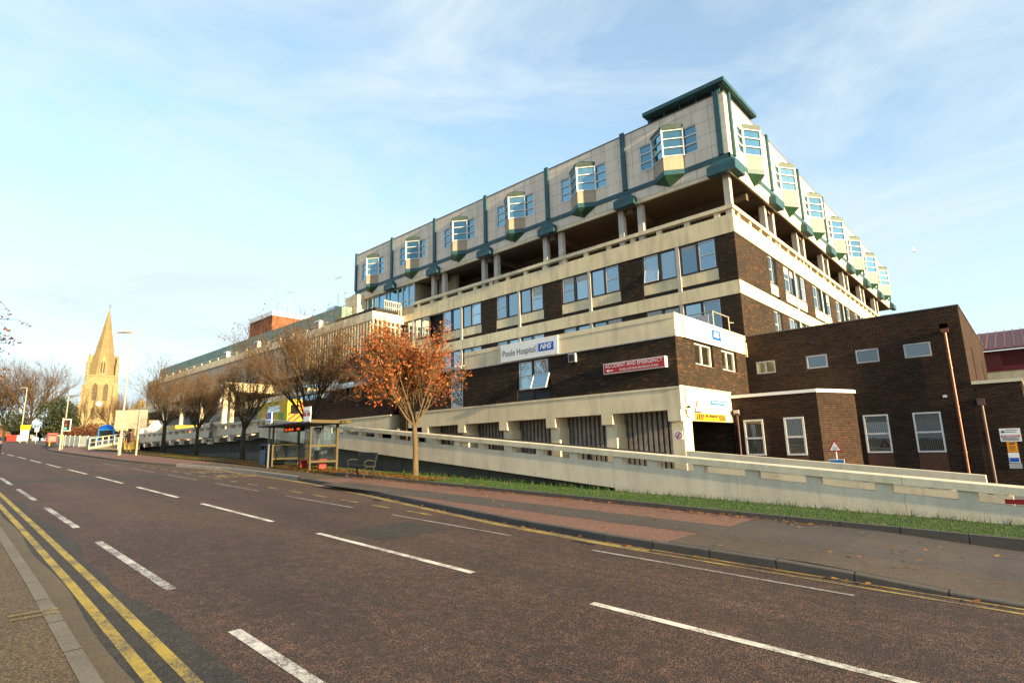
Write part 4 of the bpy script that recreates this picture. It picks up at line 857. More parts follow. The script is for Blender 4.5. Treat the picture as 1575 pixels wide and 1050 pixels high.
m = MB(); m.slope(-9.6, -.7, 19.84, 20.08, g(-9.6)-.3, zc(-9.6)-.5, g(-.7)-.3, zc(-.7)-.5); m.build('parapet_panel', 'cream_render', rear)
tb = thing('timber_guard_beam', 'dark weathered beam sloping along the foot of the louvred undercroft', 'barrier', (-16, 19.9, 0), world=True)
m = MB(); m.slope(-24, -10.35, 19.75, 19.9, zc(-24)-.42, zc(-24)-.16, zc(-10.35)-.42, zc(-10.35)-.16); m.build('beam', 'timber', tb)
m = MB()
for x in (-23, -20, -17, -14, -11): m.box(x-.08, x+.08, 19.9, 20.0, zc(x)-1.1, zc(x)-.2)
m.pieces('post', 'timber', tb)
deck = thing('deck_wall', 'pale slotted parapet of the level ambulance deck carried on small concrete brackets', 'wall', (-52, 16.4, 0), world=True)
xd = [-66, -62, -57.6, -53.2, -48.8, -44.4, -40.2, XK]
m = MB()
for a, c in zip(xd, xd[1:]): m.box(a+.004, c-.004, 16.13, 16.5, 3.92, 4.1); 
m.build('coping', 'coping', deck)
m = MB()
for a, c in zip(xd, xd[1:]): m.box(a+.004, c-.004, 16.2, 16.42, 3.22, 3.7)
m.build('parapet_panel', 'wall_render', deck)
m = MB()
for i in range(19): m.box(-65.7+1.5*i, -65.7+1.5*i+.5, 16.2, 16.42, 3.7, 3.92)
m.pieces('slot_block', 'wall_render', deck)
m = MB()
for i in range(10): x = -63.55+2.58*i; m.box(x-.2, x+.2, 16.22, 17.0, 2.78, 3.22)
m.pieces('bracket', 'wall_render', deck)
m = MB(); m.box(-66, XK, 17.0, 17.2, -.3, 3.2)
for i in range(120): m.box(-65.8+.235*i, -65.7+.235*i, 16.93, 17.0, 2.0, 3.2)
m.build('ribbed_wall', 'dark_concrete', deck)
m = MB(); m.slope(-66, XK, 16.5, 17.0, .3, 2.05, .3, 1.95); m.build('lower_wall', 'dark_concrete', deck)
m = MB(); m.add([(-66, 16.3, 4.1), (-66, 16.3, 3.2), (-67.4, 17.6, 3.2), (-67.4, 17.6, 4.1)], [(0, 1, 2, 3)]); m.build('end_panel', 'wall_render', deck)
# ============================================================ signs on the buildings
def sign_board(name, label, F, u0, u1, v0, v1, n0, n1, mat, cat='sign', part='board'):
    c = F((u0+u1)/2, n0, v0); t = thing(name, label, cat, c, world=True); m = MB(); fbox(m, F, u0, u1, n0, n1, v0, v1); m.build(part, mat, t); return t
def on(F, u, v, n): return lambda a, b: F(u+a, n, v+b)
def nhs(t, F, u0, u1, v0, v1, n, k=.92):
    m = MB(); fbox(m, F, u0, u1, n, n+.008, v0, v1); lb = m.build('blue_logo', 'sign_blue', t)
    m = MB(); text(m, 'NHS', (v1-v0)*k, on(F, (u0+u1)/2-.03, (v0+v1)/2+.005, n+.013), shear=.25, bold=.012, sx=1.0*(u1-u0)/(v1-v0)*.40); m.build('lettering', 'sign_white', lb)
t = sign_board('hospital_sign', 'white Poole Hospital NHS sign on the front fascia above the open window', EF, -19.22, -15.58, 6.0, 6.86, .08, .13, 'sign_white')
m = MB(); text(m, 'Poole Hospital', .46, on(EF, -18.0, 6.4, .137), sx=.80); m.build('lettering', 'ink', t); nhs(t, EF, -16.74, -15.82, 6.24, 6.62, .13)
t = sign_board('hospital_sign', 'sunlit white Poole Hospital NHS sign on the side fascia facing right', ES, 20.85, 24.7, 5.97, 6.86, .08, .12, 'sign_white')
m = MB(); text(m, 'Poole Hospital', .5, on(ES, 22.25, 6.42, .127), sx=.80); m.build('lettering', 'pale_text', t); nhs(t, ES, 23.45, 24.4, 6.22, 6.66, .12, .72)
t = sign_board('emergency_sign', 'red Accident and Emergency box sign on the dark brick wall', EF, -13.13, -10.27, 4.76, 5.2, .0, .2, 'sign_white', part='box')
m = MB(); fbox(m, EF, -13.1, -10.3, .2, .206, 4.785, 5.175); fp = m.build('red_face', 'sign_red', t)
m = MB(); text(m, 'ACCIDENT AND EMERGENCY', .225, on(EF, -11.7, 5.075, .211), bold=.0, sx=.88); text(m, 'PLEASE USE MAIN ENTRANCE STAIRS', .135, on(EF, -11.45, 4.875, .211), bold=0, sx=.8)
m.add([EF(-13.0, .211, 4.885), EF(-12.87, .211, 4.82), EF(-12.87, .211, 4.95)], [(0, 1, 2)]); fbox(m, EF, -12.87, -12.66, .208, .211, 4.868, 4.902); m.build('lettering', 'sign_white', fp)
def tri(name, label, F, u, v, w, h, n, inner):
    t = thing(name, label, 'sign', F(u, n, v), world=True); m = MB()
    for s, a, b in ((1, 0, .012),): m.add([F(u-w/2, n+a, v), F(u+w/2, n+a, v), F(u, n+a, v+h), F(u-w/2, n+b, v), F(u+w/2, n+b, v), F(u, n+b, v+h)], [(0, 2, 1), (3, 4, 5), (0, 1, 4, 3), (1, 2, 5, 4), (2, 0, 3, 5)])
    m.build('red_border', 'sign_red', t); m = MB(); k = .7; cz = v+h/3
    m.add([F(u-w/2*k, n+.016, cz-h/3*k), F(u+w/2*k, n+.016, cz-h/3*k), F(u, n+.016, cz+h*2/3*k)], [(0, 1, 2)]); m.build('white_face', 'sign_white', t)
    m = MB(); inner(m); m.build('symbol', 'ink', t); return t
def walker(F, u, v, s, n):
    def f(m):
        def q(*p): m.add([F(u+a*s, n, v+b*s) for a, b in p], [tuple(range(len(p)))])
        q((-.09, .6), (.07, .6), (.1, .32), (-.08, .32)); q((-.05, .64), (.05, .64), (.05, .76), (-.05, .76)); q((-.08, .34), (.0, .34), (-.12, 0), (-.2, .02)); q((.0, .34), (.1, .34), (.2, 0), (.12, 0)); q((.06, .58), (.1, .54), (.2, .36), (.16, .34)); q((-.09, .58), (-.06, .5), (-.18, .36), (-.22, .4))
    return f
tri('pedestrian_warning_sign', 'triangular pedestrian warning sign on the cream beam over the passage', ES, 21.6, 3.0, .62, .54, .04, walker(ES, 21.6, 3.04, .42, .06))
# height-limit triangle stands on a post in front of the annexe corner, seen above the rear wall
def freeF(x, y): return lambda u, n, v: (x+u, y-n, v)
TF = freeF(-5.43, 23.0)
hs = tri('height_limit_sign', 'white triangular height limit sign with red edge in front of the chamfered annexe corner', TF, 0, 1.39, .5, .44, .02, lambda m: (text(m, '2.1m', .1, on(TF, 0, 1.525, .04), sx=.8), text(m, '7\'0"', .09, on(TF, 0, 1.445, .04), sx=.8)))
m = MB(); m.tube([TF(0, -.03, .2), TF(0, -.03, 1.6)], .03, 8); m.pieces('post', 'grey_frame', hs)
t = sign_board('blue_direction_sign', 'blue rectangular sign half hidden behind the rear ramp wall', TF, -.25, .25, .7, 1.12, .0, .02, 'sign_white'); m = MB(); fbox(m, TF, -.23, .23, .02, .024, .72, 1.1); m.build('blue_face', 'sky_blue', t)
t = sign_board('headroom_sign', 'yellow and black striped maximum headroom sign along the beam over the passage', ES, 21.3, 24.24, 2.7, 2.98, .04, .07, 'sign_yellow')
m = MB()
for a in (21.34, 23.6):
    for i in range(4):
        d = (.14 if a < 22 else -.14); u = a+.165*i+(.0 if a < 22 else .0)
        m.add([ES(u, .075, 2.72), ES(u+.1, .075, 2.72), ES(u+.1+d, .075, 2.96), ES(u+d, .075, 2.96)], [(0, 1, 2, 3)])
text(m, 'MAX. HEADROOM', .14, on(ES, 22.78, 2.885, .075), bold=.008, sx=1.0); text(m, '2.1m   7\'0"', .1, on(ES, 22.78, 2.77, .075)); m.build('stripes', 'ink', t)
t = sign_board('blue_name_sign', 'small bright blue sign with white lettering on the sunlit cream beam', ES, 22.88, 24.26, 3.38, 3.58, .04, .06, 'sky_blue')
m = MB()
for i in range(16): u = 22.97+.075*i; fbox(m, ES, u, u+(.05 if i % 5 else .03), .06, .064, 3.45, 3.52) if i % 7 != 5 else None
m.build('lettering', 'sign_white', t)
t = sign_board('no_pedestrians_sign', 'square white no pedestrians sign with red ring on the cream corner leg', EF, -10.26, -9.92, 1.95, 2.28, -.1, -.08, 'sign_white')
m = MB(); cu, cv = -10.09, 2.115
for i in range(24):
    a, b = 2*PI*i/24, 2*PI*(i+1)/24
    m.add([EF(cu+.14*math.cos(a), -.075, cv+.14*math.sin(a)), EF(cu+.14*math.cos(b), -.075, cv+.14*math.sin(b)), EF(cu+.105*math.cos(b), -.075, cv+.105*math.sin(b)), EF(cu+.105*math.cos(a), -.075, cv+.105*math.sin(a))], [(0, 1, 2, 3)])
m.add([EF(cu-.1, -.072, cv-.07), EF(cu-.07, -.072, cv-.1), EF(cu+.1, -.072, cv+.07), EF(cu+.07, -.072, cv+.1)], [(0, 1, 2, 3)]); m.build('red_ring', 'sign_red', t)
m = MB(); walker(EF, cu, cv-.09, .23, -.077)(m); m.build('symbol', 'ink', t)
SF = FX(27.53)
t = sign_board('warning_board', 'white warning board on the dark brick side wing', SF, -1.03, -.45, 1.6, 2.07, 0, .02, 'sign_white')
m = MB(); fbox(m, SF, -1.0, -.48, .02, .024, 1.76, 1.83); text(m, 'WARNING', .06, on(SF, -.74, 1.795, .026)) if 0 else None; m.build('red_stripe', 'sign_red', t)
m = MB(); text(m, 'WARNING', .1, on(SF, -.74, 1.795, .028), sx=.95); m.build('lettering', 'sign_white', t)
m = MB()
for i, (a, b) in enumerate(((-.86, -.52), (-.88, -.56), (-.98, -.5), (-.98, -.52), (-.98, -.5))): z = (2.0, 1.93, 1.72, 1.68, 1.64)[i]; fbox(m, SF, a, b, .02, .023, z, z+.02)
m.tube([SF(-.93, .02, 1.95), SF(-.93, .026, 1.95)], .045, 8); m.build('small_print', 'ink', t)
t = sign_board('camera_notice', 'orange camera notice under the white warning board', SF, -.89, -.6, 1.215, 1.585, 0, .018, 'sign_orange')
m = MB(); fbox(m, SF, -.82, -.68, .018, .022, 1.5, 1.54); fbox(m, SF, -.7, -.66, .018, .022, 1.51, 1.56)
for z in (1.42, 1.38, 1.34, 1.28): fbox(m, SF, -.82, -.67, .018, .021, z, z+.015)
m.build('symbol', 'ink', t)
t = sign_board('blue_notice', 'white notice with blue lower half below the orange camera notice', SF, -.9, -.6, .84, 1.2, 0, .018, 'sign_white')
m = MB(); fbox(m, SF, -.88, -.62, .018, .022, .87, 1.02); m.build('blue_face', 'sign_blue', t)
t = sign_board('grey_notice', 'plain grey plate at the bottom of the notices on the side wing', SF, -.92, -.57, .64, .82, 0, .018, 'grey_frame')
RF = FX(16.2)
t = sign_board('red_ramp_sign', 'red PLEASE USE sign on the parapet of the ramp at the right edge', RF, -.72, .95, .36, .46, 0, .012, 'sign_red')
m = MB(); text(m, 'PLEASE USE', .09, on(RF, .02, .41, .017), sx=1.25, bold=.002); m.build('lettering', 'sign_white', t)
# guard rail on the extension roof
t = thing('roof_guard_rail', 'pale metal guard rail with a notice on the roof of the emergency extension', 'railing', (-10.2, 24, 6.9), world=True)
m = MB()
for y in (24.6, 26.4): m.tube([(-10.1, y, 6.88), (-10.1, y, 7.75)], .03, 6)
m.tube([(-10.1, 24.55, 7.72), (-10.1, 26.45, 7.72)], .03, 6); m.tube([(-10.1, 24.6, 7.72), (-13.5, 24.6, 7.72)], .025, 6); m.tube([(-10.1, 26.4, 7.45), (-9.95, 26.6, 7.45)], .025, 6); m.build('rail', 'lamp_steel', t)
m = MB(); m.box(-10.95, -10.3, 24.55, 24.58, 6.95, 7.6); m.build('notice', 'grey_frame', t)

# ============================================================ bus stop
gz = g(-24.7)+.12
sh = thing('bus_shelter', 'glass bus shelter at the kerb, dark flat roof, frame coloured gold for sunlight', 'bus shelter', (-24.6, 12.4, gz), world=True)
x0, x1, y0, y1, zr = -26.3, -22.75, 11.95, 13.2, 3.02
def gx(x): return g(x)+.12
m = MB()
for x in (x0, x1): m.box(x-.035, x+.035, y0-.035, y0+.035, gx(x), zr)
for x in (x0, x1): m.box(x-.05, x+.05, y1-.05, y1+.05, gx(x), zr)
m.pieces('post', 'shelter_metal', sh)  # gold cast of the low sun is mixed into the frame colour
m = MB()
for x in (-25.1, -24.0): m.box(x-.03, x+.03, y1-.03, y1+.03, gx(x), zr)
m.box(x0, x1, y1-.02, y1+.02, 1.98, 2.03); m.box(x0, x1, y1-.02, y1+.02, 1.22, 1.3); m.build('rear_frame', 'shelter_dark', sh)
m = MB()
for x in (x0, x1):
    for z in (gx(x)+.35, gx(x)+1.02): m.box(x-.025, x+.025, y0+.035, y1-.05, z, z+.09)
m.pieces('side_rail', 'shelter_metal', sh)
glm = NT('shelter_glass'); glm.m.node_tree.nodes.clear(); _n = glm.m.node_tree.nodes; _o = _n.new('ShaderNodeOutputMaterial'); _t = _n.new('ShaderNodeBsdfTransparent'); _t.inputs[0].default_value = (.86, .9, .88, 1); _g = _n.new('ShaderNodeBsdfGlossy'); _g.inputs['Roughness'].default_value = .03; _x = _n.new('ShaderNodeMixShader'); _x.inputs[0].default_value = .1
glm.m.node_tree.links.new(_t.outputs[0], _x.inputs[1]); glm.m.node_tree.links.new(_g.outputs[0], _x.inputs[2]); glm.m.node_tree.links.new(_x.outputs[0], _o.inputs[0])
m = MB()
for x in (x0, x1): m.box(x-.006, x+.006, y0+.05, y1-.06, gx(x)+.45, zr-.15)
m.box(x0+.06, x1-.06, y1-.006, y1+.006, gx(x0)+.3, zr-.12); m.pieces('glass_panel', 'shelter_glass', sh)
m = MB(); m.hexa([(x0-.75, y0-.45, zr+.02), (x1+.75, y0-.45, zr+.02), (x1+.75, y1+.2, zr), (x0-.75, y1+.2, zr), (x0-.75, y0-.45, zr+.09), (x1+.75, y0-.45, zr+.09), (x1+.75, y1+.2, zr+.12), (x0-.75, y1+.2, zr+.12)]); m.build('roof', 'shelter_dark', sh, bevel=.02)
m = MB(); m.box(x1+.75, x1+.79, y0-.48, y1+.22, zr-.0, zr+.13); m.box(x1+.03, x1+.75, y0-.48, y0-.45, zr+.0, zr+.11); m.build('roof_edge', 'shelter_metal', sh)
m = MB(); m.box(-25.0, -24.1, y1-.09, y1-.03, 1.85, 2.95); tt = m.build('timetable_case', 'shelter_dark', sh); m = MB(); m.box(-24.55, -24.15, y1-.1, y1-.09, 1.92, 2.88); m.build('timetable', 'sign_white', tt); m = MB(); m.box(-24.95, -24.6, y1-.1, y1-.09, 1.92, 2.88); m.build('map_sheet', 'bench_iron', tt)
m = MB(); m.box(-26.0, -24.35, 12.3, 12.5, 2.78, 2.98); ds = m.build('display', 'bin_black', sh)
led = NT('amber_led'); led.m.node_tree.nodes.clear(); _n = led.m.node_tree.nodes; _o = _n.new('ShaderNodeOutputMaterial'); _e = _n.new('ShaderNodeEmission'); _e.inputs[0].default_value = (1, .11, .01, 1); _e.inputs[1].default_value = .28; led.m.node_tree.links.new(_e.outputs[0], _o.inputs[0])
m = MB()
for a, w_ in ((-25.85, .1), (-25.68, .03), (-25.5, .1), (-25.35, .12), (-25.15, .1), (-24.7, .1), (-24.55, .1)):
    m.box(a, a+w_, 12.29, 12.3, 2.83, 2.86); m.box(a, a+.03, 12.29, 12.3, 2.86, 2.93); m.box(a+w_-.03, a+w_, 12.29, 12.3, 2.88, 2.93)
m.build('led_characters', 'amber_led', ds)
m = MB(); m.box(-23.0, -22.8, 12.95, 12.98, 2.62, 2.95); m.build('notice', 'sign_white', sh)
m = MB(); m.box(-25.0, -23.15, 12.62, 12.98, 1.46, 1.52); m.box(-24.98, -24.86, 12.64, 12.96, gx(-24.9), 1.46); m.box(-23.34, -23.18, 12.64, 12.96, 1.12, 1.5)
b_ = m.build('perch_seat', 'bench_red', sh); m = MB(); m.box(-23.3, -23.22, 12.74, 12.86, gx(-23.2), 1.12); m.pieces('leg', 'shelter_metal', b_)
def flag(name, label, x, y, zb, w, z0, z1, pole, mats):
    t = thing(name, label, 'sign', (x, y, zb), world=True); m = MB(); m.box(x, x+w, y-.02, y+.02, z0, z1); m.build('panel', mats[0], t, bevel=.015)
    m = MB(); zz = z0+(z1-z0)*.38; m.box(x+.02, x+w-.02, y-.024, y-.02, zz, z1-.02) if mats[1] == 'sign_blue' else (m.box(x, x+w*.42, y-.024, y-.02, z0+(z1-z0)*.38, z0+(z1-z0)*.62), m.box(x+w*.58, x+w, y-.024, y-.02, z0+(z1-z0)*.38, z0+(z1-z0)*.62)); m.build('colour_patch', mats[1], t)
    m = MB()
    if mats[1] == 'sign_blue':
        m.box(x+.03, x+.18, y-.028, y-.024, zz, z1-.04); m.build('red_patch', 'bench_red', t); m = MB(); m.box(x+.08, x+w-.08, y-.03, y-.02, z0+.06, z0+.12)
    else: m.box(x+.05, x+w-.08, y-.03, y-.02, z1-.18, z1-.15); m.box(x+w*.35, x+w-.05, y-.03, y-.02, z0+.42, z0+.45)
    m.build('print', 'sign_blue' if mats[1] == 'sign_blue' else 'fence_panel', t)
    m = MB(); m.tube([(x+pole[0], y+.04, pole[1]), (x+pole[0], y+.04, z1-.05)], .045 if pole[1] < 2 else .03, 10); m.build('pole', 'flag_pole', t)
flag('bus_stop_flag', 'tall white bus stop flag with red and orange patches above the shelter front', -22.45, 11.45, 3.1, .58, 3.06, 3.68, (.5, 3.05), ('sign_white', 'bench_red'))
flag('bus_stop_flag', 'blue and white bus stop flag on a grey pole beside the litter bin', -26.6, 11.7, g(-26.4)+.1, .62, 3.2, 3.72, (.35, g(-26.3)+.1), ('sign_white', 'sign_blue'))
t = thing('litter_bin', 'large square litter bin with blue front and black sides by the bus shelter', 'litter bin', (-27.4, 12.5, g(-27.4)+.12), world=True)
zb = g(-27.4)+.1; m = MB(); m.box(-28.0, -26.9, 12.15, 12.85, zb, zb+.82); m.box(-28.0, -27.9, 12.15, 12.25, zb+.82, zb+1.0); m.box(-27.0, -26.9, 12.15, 12.25, zb+.82, zb+1.0); m.box(-28.0, -27.9, 12.75, 12.85, zb+.82, zb+1.0); m.box(-27.0, -26.9, 12.75, 12.85, zb+.82, zb+1.0); m.build('body', 'bin_black', t, bevel=.015)
m = MB(); m.box(-28.02, -27.45, 12.12, 12.15, zb+.05, zb+.8); m.build('blue_door', 'bin_blue', t); m = MB(); m.box(-28.03, -26.87, 12.12, 12.88, zb+1.0, zb+1.06); m.build('lid', 'bin_blue', t, bevel=.015)
m = MB()
for x in (-27.2, -27.05): m.box(x-.04, x+.04, 12.12, 12.15, zb+.15, zb+.75)
m.pieces('door_bar', 'bench_iron', t)
# street bench
gb = g(-18)+.12
t = thing('street_bench', 'dark slatted bench with ornate iron ends on the pavement edge', 'bench', (-18.2, 11.5, gb), world=True)
seat, bk = MB(), MB()
for i in range(4): y = 11.36+.1*i; seat.slope(-18.85, -17.55, y, y+.075, g(-18.85)+.54, g(-18.85)+.58, g(-17.55)+.54, g(-17.55)+.58)
for i in range(4):
    z = .66+.1*i; y = 11.72+.03*i
    bk.slope(-18.85, -17.55, y, y+.03, g(-18.85)+z, g(-18.85)+z+.075, g(-17.55)+z, g(-17.55)+z+.075)
seat.build('seat', 'bench_slat', t); bk.build('backrest', 'bench_slat', t)
for x in (-18.75, -17.65):
    z = g(x)+.12; m = MB(); m.tube([(x, 11.3, z), (x, 11.35, z+.2), (x, 11.37, z+.42), (x, 11.75, z+.42), (x, 11.84, z+.92)], [.035, .03, .03, .03, .025], 6); m.tube([(x, 11.85, z), (x, 11.74, z+.2), (x, 11.72, z+.42)], .032, 6); m.tube([(x, 11.37, z+.42), (x, 11.33, z+.6), (x, 11.5, z+.66), (x, 11.77, z+.62)], .022, 6); m.tube([(x, 11.26, z+.18), (x, 11.5, z+.26), (x, 11.74, z+.18)], .02, 6); m.build('iron_end', 'bench_iron', t)

# ============================================================ street furniture up the road
def lamp(name, label, x, y, h, arm, lean=0):
    z = g(x)+.1; t = thing(name, label, 'street lamp', (x, y, z)); m = MB(); m.tube([(0, 0, 0), (0, 0, 1.4)], .1, 12); m.tube([(0, 0, 1.4), (lean*.5, 0, h*.5), (lean, 0, h)], [.075, .06, .045], 10); m.build('pole', 'lamp_steel', t, local=True)
    m = MB(); m.tube([(lean, 0, h), (lean-arm*.3, -.3*arm, h+.06)], .04, 8); m.add([], []); k = h+.04
    d = Vector((-.75, -.66, 0)).normalized(); n_ = Vector((-d.y, d.x, 0)); P = []
    for s, w, hh in ((0, .1, .06), (.35, .17, .1), (.8, .16, .08), (1.05, .06, .04)):
        c = Vector((lean, 0, k))+d*s*arm; P += [c-n_*w, c+n_*w, c+n_*w*.7+Vector((0, 0, hh)), c-n_*w*.7+Vector((0, 0, hh))]
    m.add(P, [(0, 3, 2, 1), (12, 13, 14, 15)]+[(4*i+j, 4*i+(j+1) % 4, 4*i+4+(j+1) % 4, 4*i+4+j) for i in range(3) for j in range(4)]); m.build('lamp_head', 'lamp_steel', t, local=True); return t
lamp('street_lamp', 'tall pale street lamp in front of the back of the road sign', -46.6, 10.5, 8.6, 1.05)
lamp('street_lamp', 'pale street lamp farther up the road beside the yellow sign', -101.4, 11.3, 7.4, 1.1)
z = g(-46)+.1
t = thing('road_sign_back', 'back of a large cream direction sign on a single post', 'road sign', (-44.9, 10.8, z), world=True)
m = MB(); m.hexa([(-49.35, 10.85, 4.05), (-43.6, 10.85, 3.72), (-43.6, 10.89, 3.72), (-49.35, 10.89, 4.05), (-49.35, 10.85, 5.28), (-43.6, 10.85, 4.86), (-43.6, 10.89, 4.86), (-49.35, 10.89, 5.28)]) if 0 else None
bx, by = -46.2, 10.9; d = Vector((.66, .75, 0)).normalized()
a = Vector((bx, by, 0))-d*1.05; b = Vector((bx, by, 0))+d*1.05; n_ = Vector((d.y, -d.x, 0))*.02
def slab2(m, a, b, n_, z0, z1): m.hexa([(a.x+n_.x, a.y+n_.y, z0), (b.x+n_.x, b.y+n_.y, z0), (b.x-n_.x, b.y-n_.y, z0), (a.x-n_.x, a.y-n_.y, z0), (a.x+n_.x, a.y+n_.y, z1), (b.x+n_.x, b.y+n_.y, z1), (b.x-n_.x, b.y-n_.y, z1), (a.x-n_.x, a.y-n_.y, z1)])
m = MB(); slab2(m, a, b, n_, 3.78, 5.05); m.build('panel', 'sign_back', t)
m = MB(); slab2(m, a, b, n_*2.6, 4.38, 4.46); m.build('rail', 'sign_back', t)
pp = Vector((bx, by, 0))+d*.62; m = MB(); m.tube([(pp.x+.06, pp.y-.08, g(pp.x)+.1), (pp.x+.06, pp.y-.08, 5.05)], .06, 10); m.tube([(pp.x-.99, pp.y-1.1, 3.6), (pp.x-.99, pp.y-1.1, 5.0)], .04, 8) if 0 else None; m.pieces('post', 'lamp_steel', t)
# traffic signal
def on_disc(m, c, r, f, n=12): m.add([Vector(c)+f[0]*r*math.cos(2*PI*i/n)+f[1]*r*math.sin(2*PI*i/n) for i in range(n)], [tuple(range(n))])
x, y = -62, 9.6; z = g(x)+.1
t = thing('traffic_signal', 'traffic signal with white bordered head showing a green light at the junction', 'traffic light', (x, y, z), world=True)
m = MB(); m.tube([(x, y, z), (x, y, z+2.75)], .07, 10); m.build('pole', 'lamp_steel', t); m = MB(); m.box(x-.1, x+.14, y-.1, y+.12, z+.95, z+1.3); m.build('push_button', 'sign_yellow', t)
f0 = Vector((.56, .83, 0)); f1 = Vector((0, 0, 1)); nn = Vector((.83, -.56, 0)); c = Vector((x, y, z+2.1))+f0*.38+nn*.12
m = MB(); slab2(m, c-f0*.29, c+f0*.29, nn*.02, z+1.62, z+2.64); m.build('white_border', 'sign_white', t)
m = MB(); c2 = c+nn*.03; slab2(m, c2-f0*.24, c2+f0*.24, nn*.02, z+1.67, z+2.59); m.build('backing_board', 'bench_iron', t)
m = MB(); c3 = c+nn*.1; slab2(m, c3-f0*.14, c3+f0*.14, nn*.1, z+1.7, z+2.56); m.build('signal_head', 'bin_black', t)
em = NT('green_light'); em.m.node_tree.nodes.clear(); _n = em.m.node_tree.nodes; _o = _n.new('ShaderNodeOutputMaterial'); _e = _n.new('ShaderNodeEmission'); _e.inputs[0].default_value = (.25, 1, .75, 1); _e.inputs[1].default_value = .25; em.m.node_tree.links.new(_e.outputs[0], _o.inputs[0])
for k, (zz, mt) in enumerate(((2.42, 'red_glass'), (2.13, 'amber_glass'), (1.84, 'green_light'))):
    m = MB(); on_disc(m, c3+nn*.11+Vector((0, 0, z+zz-c3.z)), .11, (f0, f1)); m.build('lens', mt, t)
t = thing('signal_mast', 'thin pale mast with a black signal box behind the traffic light', 'pole', (-63.5, 10.0, g(-63.5)+.1)); m = MB(); m.tube([(0, 0, 0), (0, 0, 4.7)], .05, 8); m.build('mast', 'lamp_steel', t, local=True); m = MB(); m.box(-.16, .16, -.2, .1, 1.9, 2.75); m.build('signal_head', 'bin_black', t, local=True, bevel=.02)
x, y = -77.5, 11.2; z = g(x)+.12
t = thing('red_bin', 'red box shaped bin on a black base at the street corner', 'bin', (x, y, z)); m = MB(); m.box(-.42, .42, -.42, .42, .38, 1.38); m.build('body', 'postbox_red', t, local=True, bevel=.1); m = MB(); m.box(-.4, .4, -.36, .36, 0, .38); m.build('base', 'bin_black', t, local=True); m = MB(); m.box(.43, .46, -.3, .3, 1.05, 1.2); m.build('slot', 'bin_black', t, local=True)
m = MB(); m.tube([(.5, -.2, 0), (.5, -.2, .45)], .05, 8); m.build('bollard', 'sign_yellow', t, local=True)
# hoarding along the side road
t = thing('hoarding', 'long low pale green panel hoarding in front of the church', 'fence', (-78, 13.5, g(-78)), world=True)
m = MB(); P_ = [(-92, 13.6), (-84, 13.0), (-77.3, 13.6), (-71.5, 15.5), (-67, 17.5)]
for (xa, ya), (xb, yb) in zip(P_, P_[1:]):
    n_ = 4
    for i in range(n_):
        a = Vector((xa+(xb-xa)*i/n_, ya+(yb-ya)*i/n_, 0)); b = Vector((xa+(xb-xa)*(i+.97)/n_, ya+(yb-ya)*(i+.97)/n_, 0)); dd = (b-a).normalized(); slab2(m, a, b, Vector((dd.y, -dd.x, 0))*.03, g(a.x)+.05, g(a.x)+1.15)
m.build('panel', 'fence_panel', t); m = MB()
for (xa, ya), (xb, yb) in zip(P_, P_[1:]):
    for i in range(4): a = (xa+(xb-xa)*i/4, ya+(yb-ya)*i/4); m.box(a[0]-.05, a[0]+.05, a[1]-.05, a[1]+.05, g(a[0]), g(a[0])+1.25)
m.pieces('post', 'fence_panel', t); m = MB(); m.box(-75.2, -74.3, 13.95, 14.0, g(-75)+.2, g(-75)+1.1); m.build('blue_poster', 'sky_blue', t)
x, y = -69.2, 14.3; z = g(x)+.1
t = thing('notice_board', 'blue framed notice board with rounded top near the entrance steps', 'notice board', (x, y, z), rz=.75); m = MB()
for s in (-.75, .75): m.box(s-.06, s+.06, -.06, .06, 0, 1.9)
m.box(-.75, .75, -.05, .05, 1.72, 1.84); m.box(-.75, .75, -.05, .05, .72, .8); m.build('frame', 'sky_blue', t, local=True); m = MB(); m.box(-.69, .69, -.03, .03, .8, 1.72); m.build('board', 'ink', t, local=True)
m = MB(); pts = [(.75*math.cos(PI*i/10), .45*math.sin(PI*i/10)) for i in range(11)]; m.add([(a, -.04, 1.84+b) for a, b in pts]+[(a, .04, 1.84+b) for a, b in pts], [tuple(range(11)), tuple(reversed(range(11, 22)))]+[(i, i+11, i+12, i+1) for i in range(10)]); m.build('arched_top', 'sign_blue', t, local=True)
